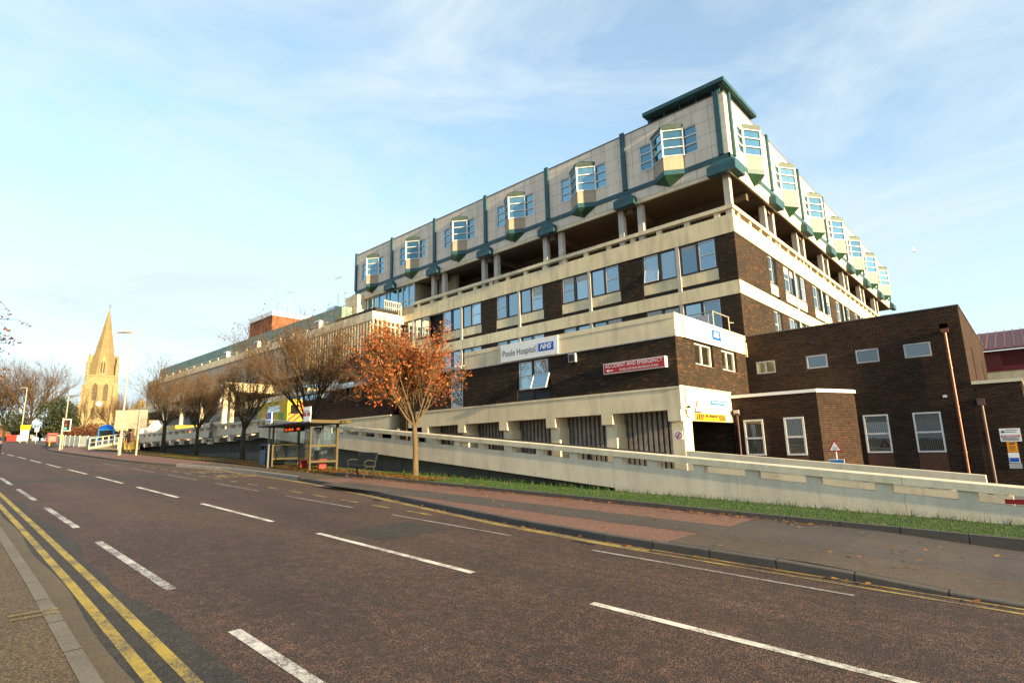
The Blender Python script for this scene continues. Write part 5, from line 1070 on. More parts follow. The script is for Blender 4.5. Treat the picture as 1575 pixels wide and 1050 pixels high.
# steps with white handrails up to the deck
t = thing('entrance_steps', 'flight of steps with white panelled handrails rising to the hospital deck', 'steps', (-62, 14.5, g(-62)), world=True)
st = MB(); A = Vector((-61.9, 12.7, g(-61.9)+.1)); B = Vector((-66.9, 16.1, 3.15)) ; n = 12; dd = (B-A); wv = Vector((dd.y, -dd.x, 0)).normalized()
for i in range(n):
    a = A+dd*(i/n); b = A+dd*((i+1)/n); zt = A.z+(B.z-A.z)*(i+1)/n
    P4 = [a-wv*1.1, b-wv*1.1, b+wv*1.1, a+wv*1.1]; st.add([(p.x, p.y, 1.5) for p in P4]+[(p.x, p.y, zt) for p in P4], [(0, 3, 2, 1), (4, 5, 6, 7), (0, 1, 5, 4), (1, 2, 6, 5), (2, 3, 7, 6), (3, 0, 4, 7)])
st.build('treads', 'dark_concrete', t)
for s in (-1, 1):
    m = MB(); o = wv*1.15*s
    m.tube([A+o+Vector((0, 0, 1.0)), B+o+Vector((0, 0, 1.0))], .05, 8); m.tube([A+o+Vector((0, 0, .62)), B+o+Vector((0, 0, .62))], .03, 6)
    for k in range(6): p = A+dd*(k/5)+o; m.tube([p+Vector((0, 0, -.2)), p+Vector((0, 0, 1.0))], .045, 8)
    a, b = A+o, B+o; nn_ = wv*.03
    m.hexa([tuple(a-nn_+Vector((0, 0, -.1))), tuple(b-nn_+Vector((0, 0, -.1))), tuple(b+nn_+Vector((0, 0, -.1))), tuple(a+nn_+Vector((0, 0, -.1))), tuple(a-nn_+Vector((0, 0, .25))), tuple(b-nn_+Vector((0, 0, .25))), tuple(b+nn_+Vector((0, 0, .25))), tuple(a+nn_+Vector((0, 0, .25)))])
    m.build('handrail', 'coping', t)
x, y = -60.2, 14.4; z = g(x)+.1
t = thing('grit_bin', 'yellow grit bin on the grass by the entrance steps', 'grit bin', (x, y, z), rz=.7); m = MB(); m.hexa([(-.4, -.3, 0), (.4, -.3, 0), (.4, .3, 0), (-.4, .3, 0), (-.48, -.38, .75), (.48, -.38, .75), (.48, .38, .75), (-.48, .38, .75)]); m.build('body', 'grit_yellow', t, local=True, bevel=.03); m = MB(); m.hexa([(-.52, -.42, .75), (.52, -.42, .75), (.52, .42, .75), (-.52, .42, .75), (-.45, -.3, .95), (.45, -.3, .95), (.45, .36, 1.02), (-.45, .36, 1.02)]); m.build('lid', 'grit_yellow', t, local=True, bevel=.02)
x, y = -64.0, 17.2
t = thing('entrance_sign', 'white Poole Hospital board with peaked top behind the road sign', 'sign', (x, y, 2.6), rz=.72); m = MB(); m.box(-1.6, 1.6, -.05, .05, 1.0, 2.1); m.add([(-.75, -.05, 2.1), (.75, -.05, 2.1), (.2, -.05, 2.75), (-.2, -.05, 2.75), (-.75, .05, 2.1), (.75, .05, 2.1), (.2, .05, 2.75), (-.2, .05, 2.75)], [(0, 1, 2, 3), (7, 6, 5, 4), (0, 3, 7, 4), (1, 5, 6, 2), (2, 6, 7, 3)]); m.build('board', 'sign_white', t, local=True)
m = MB(); text(m, 'Poole Hospital', .42, lambda a, b: (a, -.056, 1.72+b), sx=.85); m.build('lettering', 'ink', t, local=True); m = MB(); m.box(-.3, .3, -.057, -.05, 1.1, 1.4); m.build('logo', 'sky_blue', t, local=True)
m = MB(); m.box(-1.5, -1.35, -.04, .04, 0, 1.0); m.box(1.35, 1.5, -.04, .04, 0, 1.0); m.pieces('leg', 'grey_frame', t, local=True)
def bicycle(name, label, x, y, rz):
    t = thing(name, label, 'bicycle', (x, y, g(x)+.1), rz); 
    for wx in (-.52, .52):
        m = MB(); 
        for i in range(20): a, b = 2*PI*i/20, 2*PI*(i+1)/20; m.tube([(wx+.33*math.cos(a), 0, .34+.33*math.sin(a)), (wx+.33*math.cos(b), 0, .34+.33*math.sin(b))], .022, 5, cap=False)
        for i in range(5): a = PI*i/5; m.tube([(wx+.32*math.cos(a), 0, .34+.32*math.sin(a)), (wx-.32*math.cos(a), 0, .34-.32*math.sin(a))], .005, 3)
        m.build('wheel', 'tyre', t, local=True)
    m = MB()
    for p, q in (((-.52, .34), (-.1, .3)), ((-.1, .3), (-.2, .85)), ((-.2, .85), (-.52, .34)), ((-.1, .3), (.38, .8)), ((-.18, .78), (.38, .82)), ((.52, .34), (.36, .98))): m.tube([(p[0], 0, p[1]), (q[0], 0, q[1])], .022, 6)
    m.build('frame', 'galvanised', t, local=True); m = MB(); m.tube([(.36, -.24, 1.0), (.34, 0, .98), (.36, .24, 1.0)], .018, 6); m.build('handlebar', 'bin_black', t, local=True); m = MB(); m.box(-.34, -.08, -.06, .06, .86, .92); m.build('saddle', 'bin_black', t, local=True, bevel=.02)
bicycle('bicycle', 'grey bicycle leaning by the hoarding, nearer the steps', -66.6, 13.6, .9); bicycle('bicycle', 'second bicycle parked farther from the steps along the hoarding', -67.6, 13.9, 1.15)
# signs and barrier farther up the road
x, y = -100.6, 11.6; z = g(x)+.1
t = thing('yellow_road_sign', 'yellow temporary road sign over a white panel at the foot of the far lamp', 'road sign', (x, y, z), rz=.86); m = MB(); m.box(-.62, .62, -.03, .03, 1.75, 2.4); m.build('yellow_panel', 'sign_yellow', t, local=True); m = MB(); m.box(-.5, .5, -.03, .03, .3, 1.72); m.build('white_panel', 'sign_white', t, local=True)
m = MB(); m.box(-.2, .3, -.04, -.03, 1.1, 1.4); m.box(-.3, .1, -.04, -.03, .5, .8); m.pieces('symbol', 'fence_panel', t, local=True); m = MB(); m.box(-.45, -.38, -.02, .02, 0, .3); m.box(.38, .45, -.02, .02, 0, .3); m.pieces('leg', 'grey_frame', t, local=True)
x, y = -97, 12.4; z = g(x)+.1
t = thing('blue_road_sign', 'small blue and white sign on a thin post by the hedge', 'road sign', (x, y, z), rz=.86); m = MB(); m.tube([(0, 0, 0), (0, 0, 1.9)], .035, 8); m.pieces('post', 'grey_frame', t, local=True); m = MB(); m.box(-.25, .25, -.06, -.04, 1.5, 2.0); m.build('panel', 'sign_white', t, local=True); m = MB(); m.box(-.2, .2, -.07, -.06, 1.55, 1.75); m.build('blue_face', 'sky_blue', t, local=True)
x, y = -128, 13.5; z = g(x)
t = thing('road_barrier', 'red and white plastic road barrier by the verge far up the road', 'barrier', (x, y, z), rz=.9); m = MB(); m.box(-1.1, .5, -.25, .25, 0, 1.0); m.build('red_block', 'postbox_red', t, local=True, bevel=.1); m = MB(); m.box(.5, 1.2, -.25, .25, 0, .95); m.build('white_block', 'sign_white', t, local=True, bevel=.1)

# ============================================================ vehicles
def car(name, label, x, y, rz, body):
    t = thing(name, label, 'car', (x, y, g(x)), rz); L, w = 4.1, .87
    prof = [(-2.05, .35, .8), (-2.08, .62, .84), (-1.98, .92, .86), (-1.75, 1.02, .85), (-1.1, 1.42, .64), (-.2, 1.5, .62), (.55, 1.44, .62), (1.15, 1.02, .8), (1.85, .86, .82), (2.05, .6, .78), (2.03, .32, .76)]
    m = MB(); n = len(prof); m.add([(a, -c, b) for a, b, c in prof]+[(a, c, b) for a, b, c in prof], [tuple(range(n)), tuple(reversed(range(n, 2*n)))]+[(i, n+i, n+(i+1) % n, (i+1) % n) for i in range(n)]); m.build('body', body, t, local=True, bevel=.06)
    m = MB(); m.add([(-1.66, -.7, 1.1), (-1.66, .7, 1.1), (-1.13, .58, 1.4), (-1.13, -.58, 1.4)], [(0, 1, 2, 3)]); m.build('rear_window', 'dark_glass', t, local=True)
    for s in (-1, 1):
        m = MB(); m.add([(-1.3, s*.83, 1.04), (.95, s*.83, 1.04), (.5, s*.655, 1.38), (-.95, s*.665, 1.38)], [(0, 1, 2, 3)]); m.build('side_window', 'dark_glass', t, local=True); m = MB(); m.box(-2.1, -1.9, s*.55, s*.8, .7, .9); m.build('tail_light', 'red_glass', t, local=True)
        for a in (-1.3, 1.3):
            m = MB(); m.tube([(a, s*.66, .32), (a, s*.88, .32)], .32, 18); wl = m.build('wheel', 'tyre', t, local=True); m = MB(); m.tube([(a, s*.87, .32), (a, s*.89, .32)], .19, 12); m.build('rim', 'galvanised', wl, local=True)
    m = MB(); m.box(-2.12, -2.09, -.26, .26, .58, .7); m.build('number_plate', 'sign_yellow', t, local=True); return t
car('parked_car', 'black car just entering the left edge of the picture on the road', -58.0, 4.45, PI, 'car_black')
def ambulance(x, y, z):
    t = thing('ambulance', 'yellow and green ambulance with red chevron rear parked on the deck', 'ambulance', (x, y, z), 0)
    # rear faces +X; body 5.6 m long
    m = MB(); m.box(-4.4, 0, -1.08, 1.08, .45, 2.62); m.add([(-4.4, -1.08, .45), (-4.4, 1.08, .45), (-6.3, 1.0, .5), (-6.3, -1.0, .5), (-4.4, -1.05, 2.2), (-4.4, 1.05, 2.2), (-5.1, .95, 2.15), (-5.1, -.95, 2.15), (-6.25, -1.0, 1.15), (-6.25, 1.0, 1.15), (-5.5, -1, 1.3), (-5.5, 1, 1.3)], [(0, 4, 7, 10, 8, 3), (1, 2, 9, 11, 6, 5), (4, 5, 6, 7), (7, 6, 11, 10), (10, 11, 9, 8), (8, 9, 2, 3)]); m.build('body', 'amb_yellow', t, local=True, bevel=.04)
    m = MB()
    for i in range(5):
        for j, zz in enumerate((.62, 1.14)):
            if (i+j) % 2 == 0: m.box(-.5-i*.8, .3-i*.8-.01, -1.085, -1.08, zz, zz+.52) if i else m.box(-.8, 0, -1.085, -1.08, zz, zz+.52)
    m.build('green_check', 'amb_green', t, local=True)
    m = MB()
    for i in range(7):
        for s in (-1, 1):
            zb = .2+i*.4; q = [(0, zb), (1.02, zb-.85), (1.02, zb-.63), (0, zb+.22)]; q = [(a, min(2.4, max(.55, b))) for a, b in q]
            if len(set(q)) == 4: m.add([(.012, s*a, b) for a, b in q], [(0, 1, 2, 3)])
    m.build('rear_chevrons', 'chevron_red', t, local=True)
    for s in (-1, 1):
        m = MB(); m.box(.0, .02, s*.25, s*.85, 1.55, 2.2); m.build('rear_window', 'dark_glass', t, local=True); m = MB(); m.box(0, .04, s*.9, s*1.04, .6, .95); m.build('tail_light', 'red_glass', t, local=True)
        for a in (-1.2, -5.0): m = MB(); m.tube([(a, s*.8, .38), (a, s*1.06, .38)], .38, 18); m.build('wheel', 'tyre', t, local=True)
    m = MB(); m.box(-3.2, -1.2, -1.1, -1.08, 1.75, 2.25); m.build('side_window', 'dark_glass', t, local=True); m = MB(); m.box(-4.9, -4.2, -.8, .8, 2.3, 2.75); m.build('light_bar', 'sky_blue', t, local=True); m = MB(); m.box(.0, .03, -1.08, 1.08, 2.42, 2.62); m.build('roof_marker', 'sign_yellow', t, local=True)
    return t
ambulance(-39.6, 20.0, 3.1)
o = ambulance(-58.5, 18.4, 2.05); o['label'] = 'ambulance farther along the deck with only its light bar above the parapet'
# silver flue
t = thing('flue_pipe', 'shiny silver flue pipe with a dog leg running down in front of the deck', 'pipe', (-44.6, 16.0, 3), world=True)
m = MB(); pts = [(-44.4, 16.1, 7.1), (-44.4, 16.0, 4.85), (-45.55, 15.95, 4.35), (-45.55, 15.95, 2.75)]; m.tube(pts, .15, 14); m.build('pipe', 'galvanised', t, smooth=True)
m = MB()
for z in (6.6, 6.0, 5.4, 4.95): m.tube([(-44.4, 16.05, z), (-44.4, 16.05, z+.05)], .165, 14)
for z in (4.2, 3.6, 3.0): m.tube([(-45.55, 15.95, z), (-45.55, 15.95, z+.05)], .165, 14)
m.tube([(-45.55, 15.95, 2.65), (-45.55, 15.95, 2.8)], .2, 14); m.box(-44.1, -43.7, 16.5, 16.8, 3.9, 7.0); m.pieces('collar', 'cream_render', t)

# ============================================================ people (skinned skeletons, one continuous body)
def person(label, x, y, z, rz, pose, mats, h=1.7):
    t = thing('person', label, 'person', (x, y, z), rz); V, E, Rr = [], [], []
    def ch(pts, start=None):
        k = start
        for p, r in pts:
            V.append(p); Rr.append(r); i = len(V)-1
            if k is not None: E.append((k, i))
            k = i
        return k
    st = pose; s = h/1.7
    ch([((0, 0, .92), .14)]); sp = ch([((0, 0, 1.12), .13), ((0.01, 0, 1.32), .145), ((.01, 0, 1.43), .09), ((.02, 0, 1.5), .055), ((.04, 0, 1.58), .085), ((.04, 0, 1.66), .075)], 0)
    for sd_, k in ((1, st), (-1, -st)):
        ch([((.02, .1*sd_, .86), .095), ((k*.16+.02, .1*sd_, .5), .065), ((k*.3-.06*(k < 0), .1*sd_, .1), .045), ((k*.3+.1-.06*(k < 0), .1*sd_, .04), .035)], 0)
        e = ch([((.0, .2*sd_, 1.39), .06), ((-.12*k-.02, .27*sd_, 1.12), .048), ((-.16*k+.08, .27*sd_, .9), .036), ((-.18*k+.11, .27*sd_, .82), .036)], 2)
        for f, (a, b) in enumerate(((.02, .03), (.0, .01), (-.02, -.01), (-.035, -.03))): ch([((-.18*k+.13+a*.3, .27*sd_+b, .775), .012), ((-.18*k+.15, .27*sd_+b*.9, .735), .01)], e)
        ch([((-.18*k+.15, .25*sd_-.02*sd_, .81), .012)], e)
    me = bpy.data.meshes.new('body'); me.from_pydata([(a*s, b*s, c*s) for a, b, c in V], E, []); o = bpy.data.objects.new('body', me); COL.objects.link(o)
    md = o.modifiers.new('skin', 'SKIN'); sv = me.skin_vertices[0].data
    for i, r in enumerate(Rr): sv[i].radius = (r*s, r*s*1.05)
    sv[0].use_root = True; sub_ = o.modifiers.new('sub', 'SUBSURF'); sub_.levels = sub_.render_levels = 2
    dg = bpy.context.evaluated_depsgraph_get(); me2 = bpy.data.meshes.new_from_object(o.evaluated_get(dg)); bpy.data.objects.remove(o)
    for mm in mats: me2.materials.append(MATS[mm])
    for p in me2.polygons:
        c = p.center/s; p.use_smooth = True
        p.material_index = 2 if c.z > 1.5 or (abs(c.y) > .2 and c.z < .88) else (0 if c.z > .84 else (1 if c.z > .09 else 3))
    ob = bpy.data.objects.new('body', me2); COL.objects.link(ob); ob.parent = t
    m = MB(); m.lathe([(.02, .14), (.07, .12), (.098, .06), (.1, 0), (.085, -.06)], 14, (.03*s, 0, 1.66*s)); m.build('hair', mats[4], t, local=True, smooth=True)
    m = MB(); m.tube([(.12*s, 0, 1.6*s), (.145*s, 0, 1.585*s)], [.012, .015], 6); m.build('nose', 'skin', t, local=True)
    m = MB(); m.lathe([(.15, 0), (.19, .1), (.185, .3), (.2, .5), (.15, .6), (.08, .64)], 14, (0, 0, .84*s)); m.build('jacket', mats[0], t, local=True, smooth=True)
    return t
P1 = person('person in a brown jacket and grey trousers walking on the pavement under the road sign', -50.3, 11.9, g(-50.3)+.12, PI*.95, .9, ['jacket_brown', 'trousers', 'skin', 'cloth_dark', 'hair'])
m = MB(); m.lathe([(.1, 0), (.115, .05), (.09, .1)], 12, (.01, 0, 1.42)); m.build('scarf', 'scarf', P1, local=True, smooth=True)
person('person in dark clothes standing in the shaded hospital entrance above the deck wall', -69.5, 20.5, 3.1, .2, .15, ['cloth_dark', 'cloth_dark', 'skin', 'cloth_dark', 'hair'])
# gull
d_ = Vector((R_*((1407-787.5)/862.0)+U_*((525-387)/862.0)+F_)); gp = Vector((0, 0, 1.75))+d_*70
t = thing('seagull', 'white gull gliding in the sky right of the ward block', 'bird', gp, rz=.6)
m = MB(); m.tube([(-.28, 0, 0), (-.12, 0, .02), (.08, 0, .03), (.2, 0, .04), (.26, 0, .03)], [.02, .07, .08, .05, .02], 8); m.build('body', 'sign_white', t, local=True, smooth=True)
for s in (-1, 1): m = MB(); m.add([(.08, s*.05, .05), (-.1, s*.05, .04), (-.08, s*.38, .2), (.1, s*.4, .22), (-.18, s*.78, .3), (-.12, s*.8, .3)], [(0, 1, 2, 3), (3, 2, 4, 5)]); w = m.build('wing', 'fence_panel', t, local=True); sm = w.modifiers.new('t', 'SOLIDIFY'); sm.thickness = .015
t.rotation_euler = (.7, .2, .6)

# ============================================================ trees
def grow(rng, h, trunk_h, spread, r0, nl, depth, twig_len, leafn, leafs, up_bias=.55, lean=0.0, limb_up=(.6, 1.0)):
    """vase shaped street tree: returns (limb tubes, twig tubes, leaf quads) as arrays"""
    tubes = []; twigs = []; ends = []
    def branch(p, d, L, r, lvl):
        n = 4 if lvl < 2 else 3; pts = [p.copy()]; rad = [r]; dirs = []
        for i in range(n):
            d = (d+Vector((rng.gauss(0, .13), rng.gauss(0, .13), rng.gauss(0, .08)+.05*up_bias))).normalized(); p = p+d*(L/n); pts.append(p.copy()); rad.append(r*(1-.62*(i+1)/n)); dirs.append(d.copy())
        (tubes if lvl < 2 else twigs).append((pts, rad))
        if lvl >= depth: ends.append((pts[1], d)); ends.append((pts[-1], d)); return
        kids = (5, 5, 4, 3)[min(lvl, 3)] if lvl else 5
        for j in range(kids):
            f = .3+.7*(j+rng.random()*.6)/kids; f = min(f, .99); i = min(int(f*n), n-1); q = pts[i].lerp(pts[i+1], f*n-i); a = rng.random()*2*PI; dd = dirs[i]; o = dd.orthogonal().normalized(); o = (o*math.cos(a)+dd.cross(o)*math.sin(a))
            nd = (dd*(.8+.3*rng.random())+o*(.45+.4*rng.random())+Vector((0, 0, .28*up_bias))).normalized(); branch(q, nd, L*(.5+.25*rng.random()), max(r*.42, .006), lvl+1)
        branch(pts[-1], d, L*.55, r*.36, lvl+1)
    tr = [Vector((0, 0, -.1)), Vector((lean*.3, 0, trunk_h*.5)), Vector((lean, 0, trunk_h))]; tubes.append((tr, [r0*1.25, r0, r0*.92]))
    for k in range(nl):
        a = 2*PI*(k+rng.random()*.7)/nl; el = limb_up[0]+(limb_up[1]-limb_up[0])*rng.random()
        if k % 4 == 3: el = 1.25
        d = Vector((math.cos(a)*math.cos(el), math.sin(a)*math.cos(el), math.sin(el))); L = (h-trunk_h)*(.42+.12*rng.random())/max(.75, math.sin(el))*spread
        branch(Vector((lean, 0, trunk_h-.25+.3*rng.random())), d, L, r0*(.42+.15*rng.random()), 1)
    zt = max(p[0][-1].z for p in twigs) if twigs else h
    leaves = []
    for i in range(leafn):
        p, d = ends[rng.randrange(len(ends))]; q = p+Vector((rng.gauss(0, .09), rng.gauss(0, .09), rng.gauss(0, .09))); leaves.append(q)
    return tubes, twigs, leaves, zt
def tubes_mesh(name, tl, n, mat, parent, scale=(1, 1, 1)):
    V, Fq = [], []; k = 0
    for pts, rad in tl:
        P = [Vector((p.x*scale[0], p.y*scale[1], p.z*scale[2])) for p in pts]; a = None
        for i, p in enumerate(P):
            d = (P[min(i+1, len(P)-1)]-P[max(i-1, 0)]).normalized(); a = d.orthogonal().normalized() if a is None else (a-d*a.dot(d)).normalized(); b = d.cross(a)
            for j in range(n): q = p+(a*math.cos(2*PI*j/n)+b*math.sin(2*PI*j/n))*rad[i]; V.append((q.x, q.y, q.z))
        for i in range(len(P)-1):
            for j in range(n): Fq.append((k+i*n+j, k+i*n+(j+1) % n, k+(i+1)*n+(j+1) % n, k+(i+1)*n+j))
        k += len(P)*n
    o = npmesh(name, V, Fq, mat, parent); o.data.polygons.foreach_set('use_smooth', [True]*len(o.data.polygons)); return o
def leaves_mesh(name, L, size, mat, parent, scale=(1, 1, 1), droop=.4):
    n = len(L); c = np.array([(p.x*scale[0], p.y*scale[1], p.z*scale[2]) for p in L]); A = RNG.normal(size=(n, 3)); A /= np.linalg.norm(A, axis=1)[:, None]; B = RNG.normal(size=(n, 3)); B -= A*(A*B).sum(1)[:, None]; B /= np.linalg.norm(B, axis=1)[:, None]
    s = (size*(.55+.8*RNG.random(n)))[:, None]; V = np.stack([c-A*s, c+B*s*.55, c+A*s, c-B*s*.55], 1).reshape(-1, 3); return npmesh(name, V, np.arange(4*n).reshape(-1, 4), mat, parent)
def tree(label, x, y, h, w, trunk_h, r0, seed, leafn, leafs, leafmat_, bark='bark', nl=9, depth=4, group='trees on the verge', zoff=.12, name='street_tree', twigr=1.0, lean=0, limb_up=(.6, 1.0), cat='tree', rz=0, z=None, shift=0):
    rng = random.Random(seed); t = thing(name, label, cat, (x, y, (g(x)+zoff) if z is None else z), rz, group)
    tubes, twigs, L, zt = grow(rng, h, trunk_h, 1.0, r0, nl, depth, .5, leafn, leafs, lean=lean, limb_up=limb_up)
    allp = [p for tb in twigs for p in tb[0]]; R = np.percentile([math.hypot(p.x, p.y) for p in allp], 97); zt = np.percentile([p.z for p in allp], 99.3)
    sxy = w/2/R; sz = (h-trunk_h)/(zt-trunk_h)
    def warp(p): return Vector((p.x*sxy+shift*(p.z-trunk_h*.8) if p.z > trunk_h*.8 else p.x, p.y*sxy if p.z > trunk_h*.8 else p.y, trunk_h+(p.z-trunk_h)*sz if p.z > trunk_h else p.z))
    tubes = [([warp(p) for p in a], b) for a, b in tubes]; twigs = [([warp(p) for p in a], [max(r*twigr, .0042*twigr) for r in b]) for a, b in twigs]; L = [warp(p) for p in L]
    tubes_mesh('trunk', tubes, 7, bark, t); cr = tubes_mesh('crown', twigs, 3, 'twig', t)
    if leafn: leaves_mesh('leaves', L, leafs, leafmat_, cr)
    return t
tree('rowan tree full of orange red leaves beside the slatted bench', -18.7, 14.4, 6.3, 4.7, 1.95, .11, 11, 9000, .06, 'leaf_orange', 'bark', 12, 5, shift=-.24, twigr=.9)
tree('broad thinly leaved tree directly behind the bus shelter', -27.0, 14.0, 7.6, 6.8, 2.1, .13, 5, 2400, .05, 'leaf_rust', 'bark_dark', 11, 5, twigr=1.0)
tree('nearly bare tree beside the dark brick end of the deck wall, third along', -35.5, 14.3, 6.4, 5.4, 1.9, .13, 23, 700, .05, 'leaf_rust', 'bark_dark', 10, 5, twigr=.85)
tree('slim bare tree between two others in front of the deck wall', -44.6, 14.7, 5.9, 5.0, 1.9, .115, 31, 400, .05, 'leaf_rust', 'bark_dark', 9, 5, twigr=.9)
tree('bare spreading tree nearest the road sign, last on the verge', -53.6, 15.1, 7.8, 7.8, 2.2, .15, 47, 160, .05, 'leaf_rust', 'bark_dark', 9, 5, twigr=.9)
def crown_bush(name, label, x, y, z, rx, ry, rz_, n, size, mat, seed, trunk=True, group=None, cat='tree', lobes=9):
    rng = random.Random(seed); t = thing(name, label, cat, (x, y, z), 0, group); L = []; C = [(rng.gauss(0, .45)*rx, rng.gauss(0, .45)*ry, rz_*(.35+.75*rng.random()), .35+.3*rng.random()) for _ in range(lobes)]
    for i in range(n):
        c = C[rng.randrange(lobes)]; d = Vector((rng.gauss(0, 1), rng.gauss(0, 1), rng.gauss(0, 1))).normalized(); q = (.55+.45*rng.random()**.5); L.append(Vector((c[0]+d.x*c[3]*rx*q, c[1]+d.y*c[3]*ry*q, max(.1, c[2]+d.z*c[3]*rz_*.8*q))))
    leaves_mesh('foliage', L, size, mat, t); tb = [([Vector((0, 0, -.3)), Vector((0, 0, rz_*.4)), Vector((.1, .1, rz_*.8))], [rx*.05, rx*.04, rx*.02])]
    for i in range(10): c = C[i % lobes]; tb.append(([Vector((0, 0, rz_*.25)), Vector((c[0]*.5, c[1]*.5, c[2]*.7)), Vector(c[:3])], [rx*.03, rx*.02, rx*.008]))
    tubes_mesh('trunk', tb, 6, 'bark_dark', t); return t
def atray(px, py, zcd, dz=0): d = F_+R_*((px-787.5)/862.0)+U_*((525-py)/862.0); p = d*zcd; return p.x, p.y, 1.75+p.z+dz
# trees far up the street and round the church
gr = 'bare trees around the church'
def far_tree(label, px, zcd, h, w, seed, depth=4, leafn=0, nl=11, twigr=1.7, lm='leaf_rust'):
    x, y, _ = atray(px, 680, zcd); return tree(label, x, y, h, w, h*.22, h*.016, seed, leafn, .12, lm, 'bark_dark', nl, depth, gr, 0, 'bare_tree', twigr, limb_up=(.5, 1.1))
far_tree('large bare brown tree far up the street behind the far lamp', 42, 118, 17.5, 20, 61, 5, 900, 12)
far_tree('second bare brown tree at the far left edge beyond the barrier', 4, 125, 14, 16, 62, 5, 700, 11)
far_tree('bare tree in front of the church tower', 125, 125, 11.5, 8.5, 63, 4, 0, 7, 1.6)
far_tree('bare tree between church tower and gable', 169, 128, 10.5, 8, 64, 4, 0, 8, 1.8)
far_tree('bare tree standing behind the road sign in front of the church gable', 196, 105, 9, 8, 65)
x, y, z = atray(76, 684, 112); crown_bush('evergreen_tree', 'rounded dark evergreen tree left of the church', x, y, g(x), 4.2, 4.2, 6.2, 8000, .18, 'leaf_green', 71)
x, y, z = atray(100, 684, 120); crown_bush('evergreen_tree', 'smaller evergreen bush at the foot of the church', x, y, g(x), 2.6, 2.6, 3.6, 3500, .16, 'leaf_green', 72)
for k, (px, zcd, rx, h, n, lb) in enumerate(((20, 150, 10, 4.5, 5000, 'dark hedge at the far end of the street'), (130, 108, 6, 2.2, 4200, 'brown scrubby hedge behind the hoarding'), (60, 118, 4.5, 2.2, 2600, 'low green hedge behind the far road signs'), (155, 104, 4, 1.9, 2600, 'scrubby hedge beside the notice board'))):
    x, y, z = atray(px, 684, zcd); crown_bush('hedge', lb, x, y, g(x), rx, 3, h, n, .16, 'leaf_green' if k != 1 and k != 3 else 'leaf_rust', 80+k, cat='hedge')
# overhanging tree at the left, rooted outside the picture on the near side
rng = random.Random(3)
t = thing('overhanging_tree', 'thin drooping twigs with a few leaves hanging in at the left edge', 'tree', (-31, -.5, g(-31)), world=True)
tb = [([Vector((-31, -1.2, g(-31)-.1)), Vector((-31, -1.1, 4)), Vector((-30.8, -.8, 7.5)), Vector((-30.6, -.5, 10.5))], [.22, .18, .13, .06])]; tw = []; L = []
for k in range(16):
    z0 = 4.4+.15*k; a = Vector((-30.9, -.9, z0)); e = Vector((-29.6+rng.gauss(0, .7), 1.9+.6*rng.random(), z0+.6+rng.random()*.7)); tb.append(([a, a.lerp(e, .5)+Vector((0, 0, .4)), e], [.05, .03, .014]))
    for j in range(7):
        s_ = a.lerp(e, .45+.55*rng.random()); q = s_+Vector((rng.gauss(0, .35), .35+.5*rng.random(), -.1-.35*rng.random())); mid = s_.lerp(q, .5)+Vector((0, 0, .12)); tw.append(([s_, mid, q], [.01, .007, .004]))
        for _ in range(7): L.append(mid.lerp(q, rng.random())+Vector((rng.gauss(0, .05), rng.gauss(0, .05), -.05)))
tubes_mesh('trunk', [([p-t.location for p in a], b) for a, b in tb], 6, 'bark_dark', t); cr = tubes_mesh('crown', [([p-t.location for p in a], b) for a, b in tw], 3, 'bark_dark', t); leaves_mesh('leaves', [p-t.location for p in L], .07, 'leaf_rust', cr)

# ============================================================ church
cx, cy, cz_ = atray(145, 684, 172); cz_ = g(cx)-.5
ch = thing('church', 'stone church with tall broach spire, paired belfry openings and a gabled nave', 'church', (cx, cy, cz_), rz=math.radians(-12))
S = 3.9; H1 = 20.5
def bufr(m, s, w, d, z0, z1):   # stepped corner buttresses
    for sx in (-1, 1):
        for sy in (-1, 1):
            m.box(sx*s-w/2, sx*s+w/2, sy*(s)-d*(sy < 0), sy*s+d*(sy > 0), z0, z1); m.box(sx*s-d*(sx < 0), sx*s+d*(sx > 0), sy*s-w/2, sy*s+w/2, z0, z1)
tower = MB(); tower.box(-S, S, -S, S, 0, H1); bufr(tower, S-.35, 1.1, 2.3, 0, 6); bufr(tower, S-.35, 1.0, 1.7, 6, 11.5); bufr(tower, S-.3, .9, 1.0, 11.5, 17.5)
for z in (6.2, 12.2, 17.2): tower.box(-S-.12, S+.12, -S-.12, S+.12, z, z+.25)
for i in range(-4, 5):
    for sx in (-1, 1): tower.box(sx*(S+.1)-.1, sx*(S+.1)+.1, i*.9-.15, i*.9+.15, H1-.75, H1-.4); tower.box(i*.9-.15, i*.9+.15, sx*(S+.1)-.1, sx*(S+.1)+.1, H1-.75, H1-.4)
tower.box(-S-.3, S+.3, -S-.3, S+.3, H1-.4, H1); tw_ = tower.build('tower', 'stone', ch, local=True)
def lancet(m, ox, oy, rot, w, z0, z1, d, f=0.0):
    c, s = math.cos(rot), math.sin(rot); hw = w/2; P = [(-hw, z0), (hw, z0), (hw, z1-w*.9), (hw*.62, z1-w*.35), (0, z1), (-hw*.62, z1-w*.35), (-hw, z1-w*.9)]
    def q(a, z, o): return (ox+c*o-s*a, oy+s*o+c*a, z)
    n = len(P); m.add([q(a, z, d) for a, z in P]+[q(a, z, f) for a, z in P], [tuple(range(n)), tuple(reversed(range(n, 2*n)))]+[(i, (i+1) % n, n+(i+1) % n, n+i) for i in range(n)])
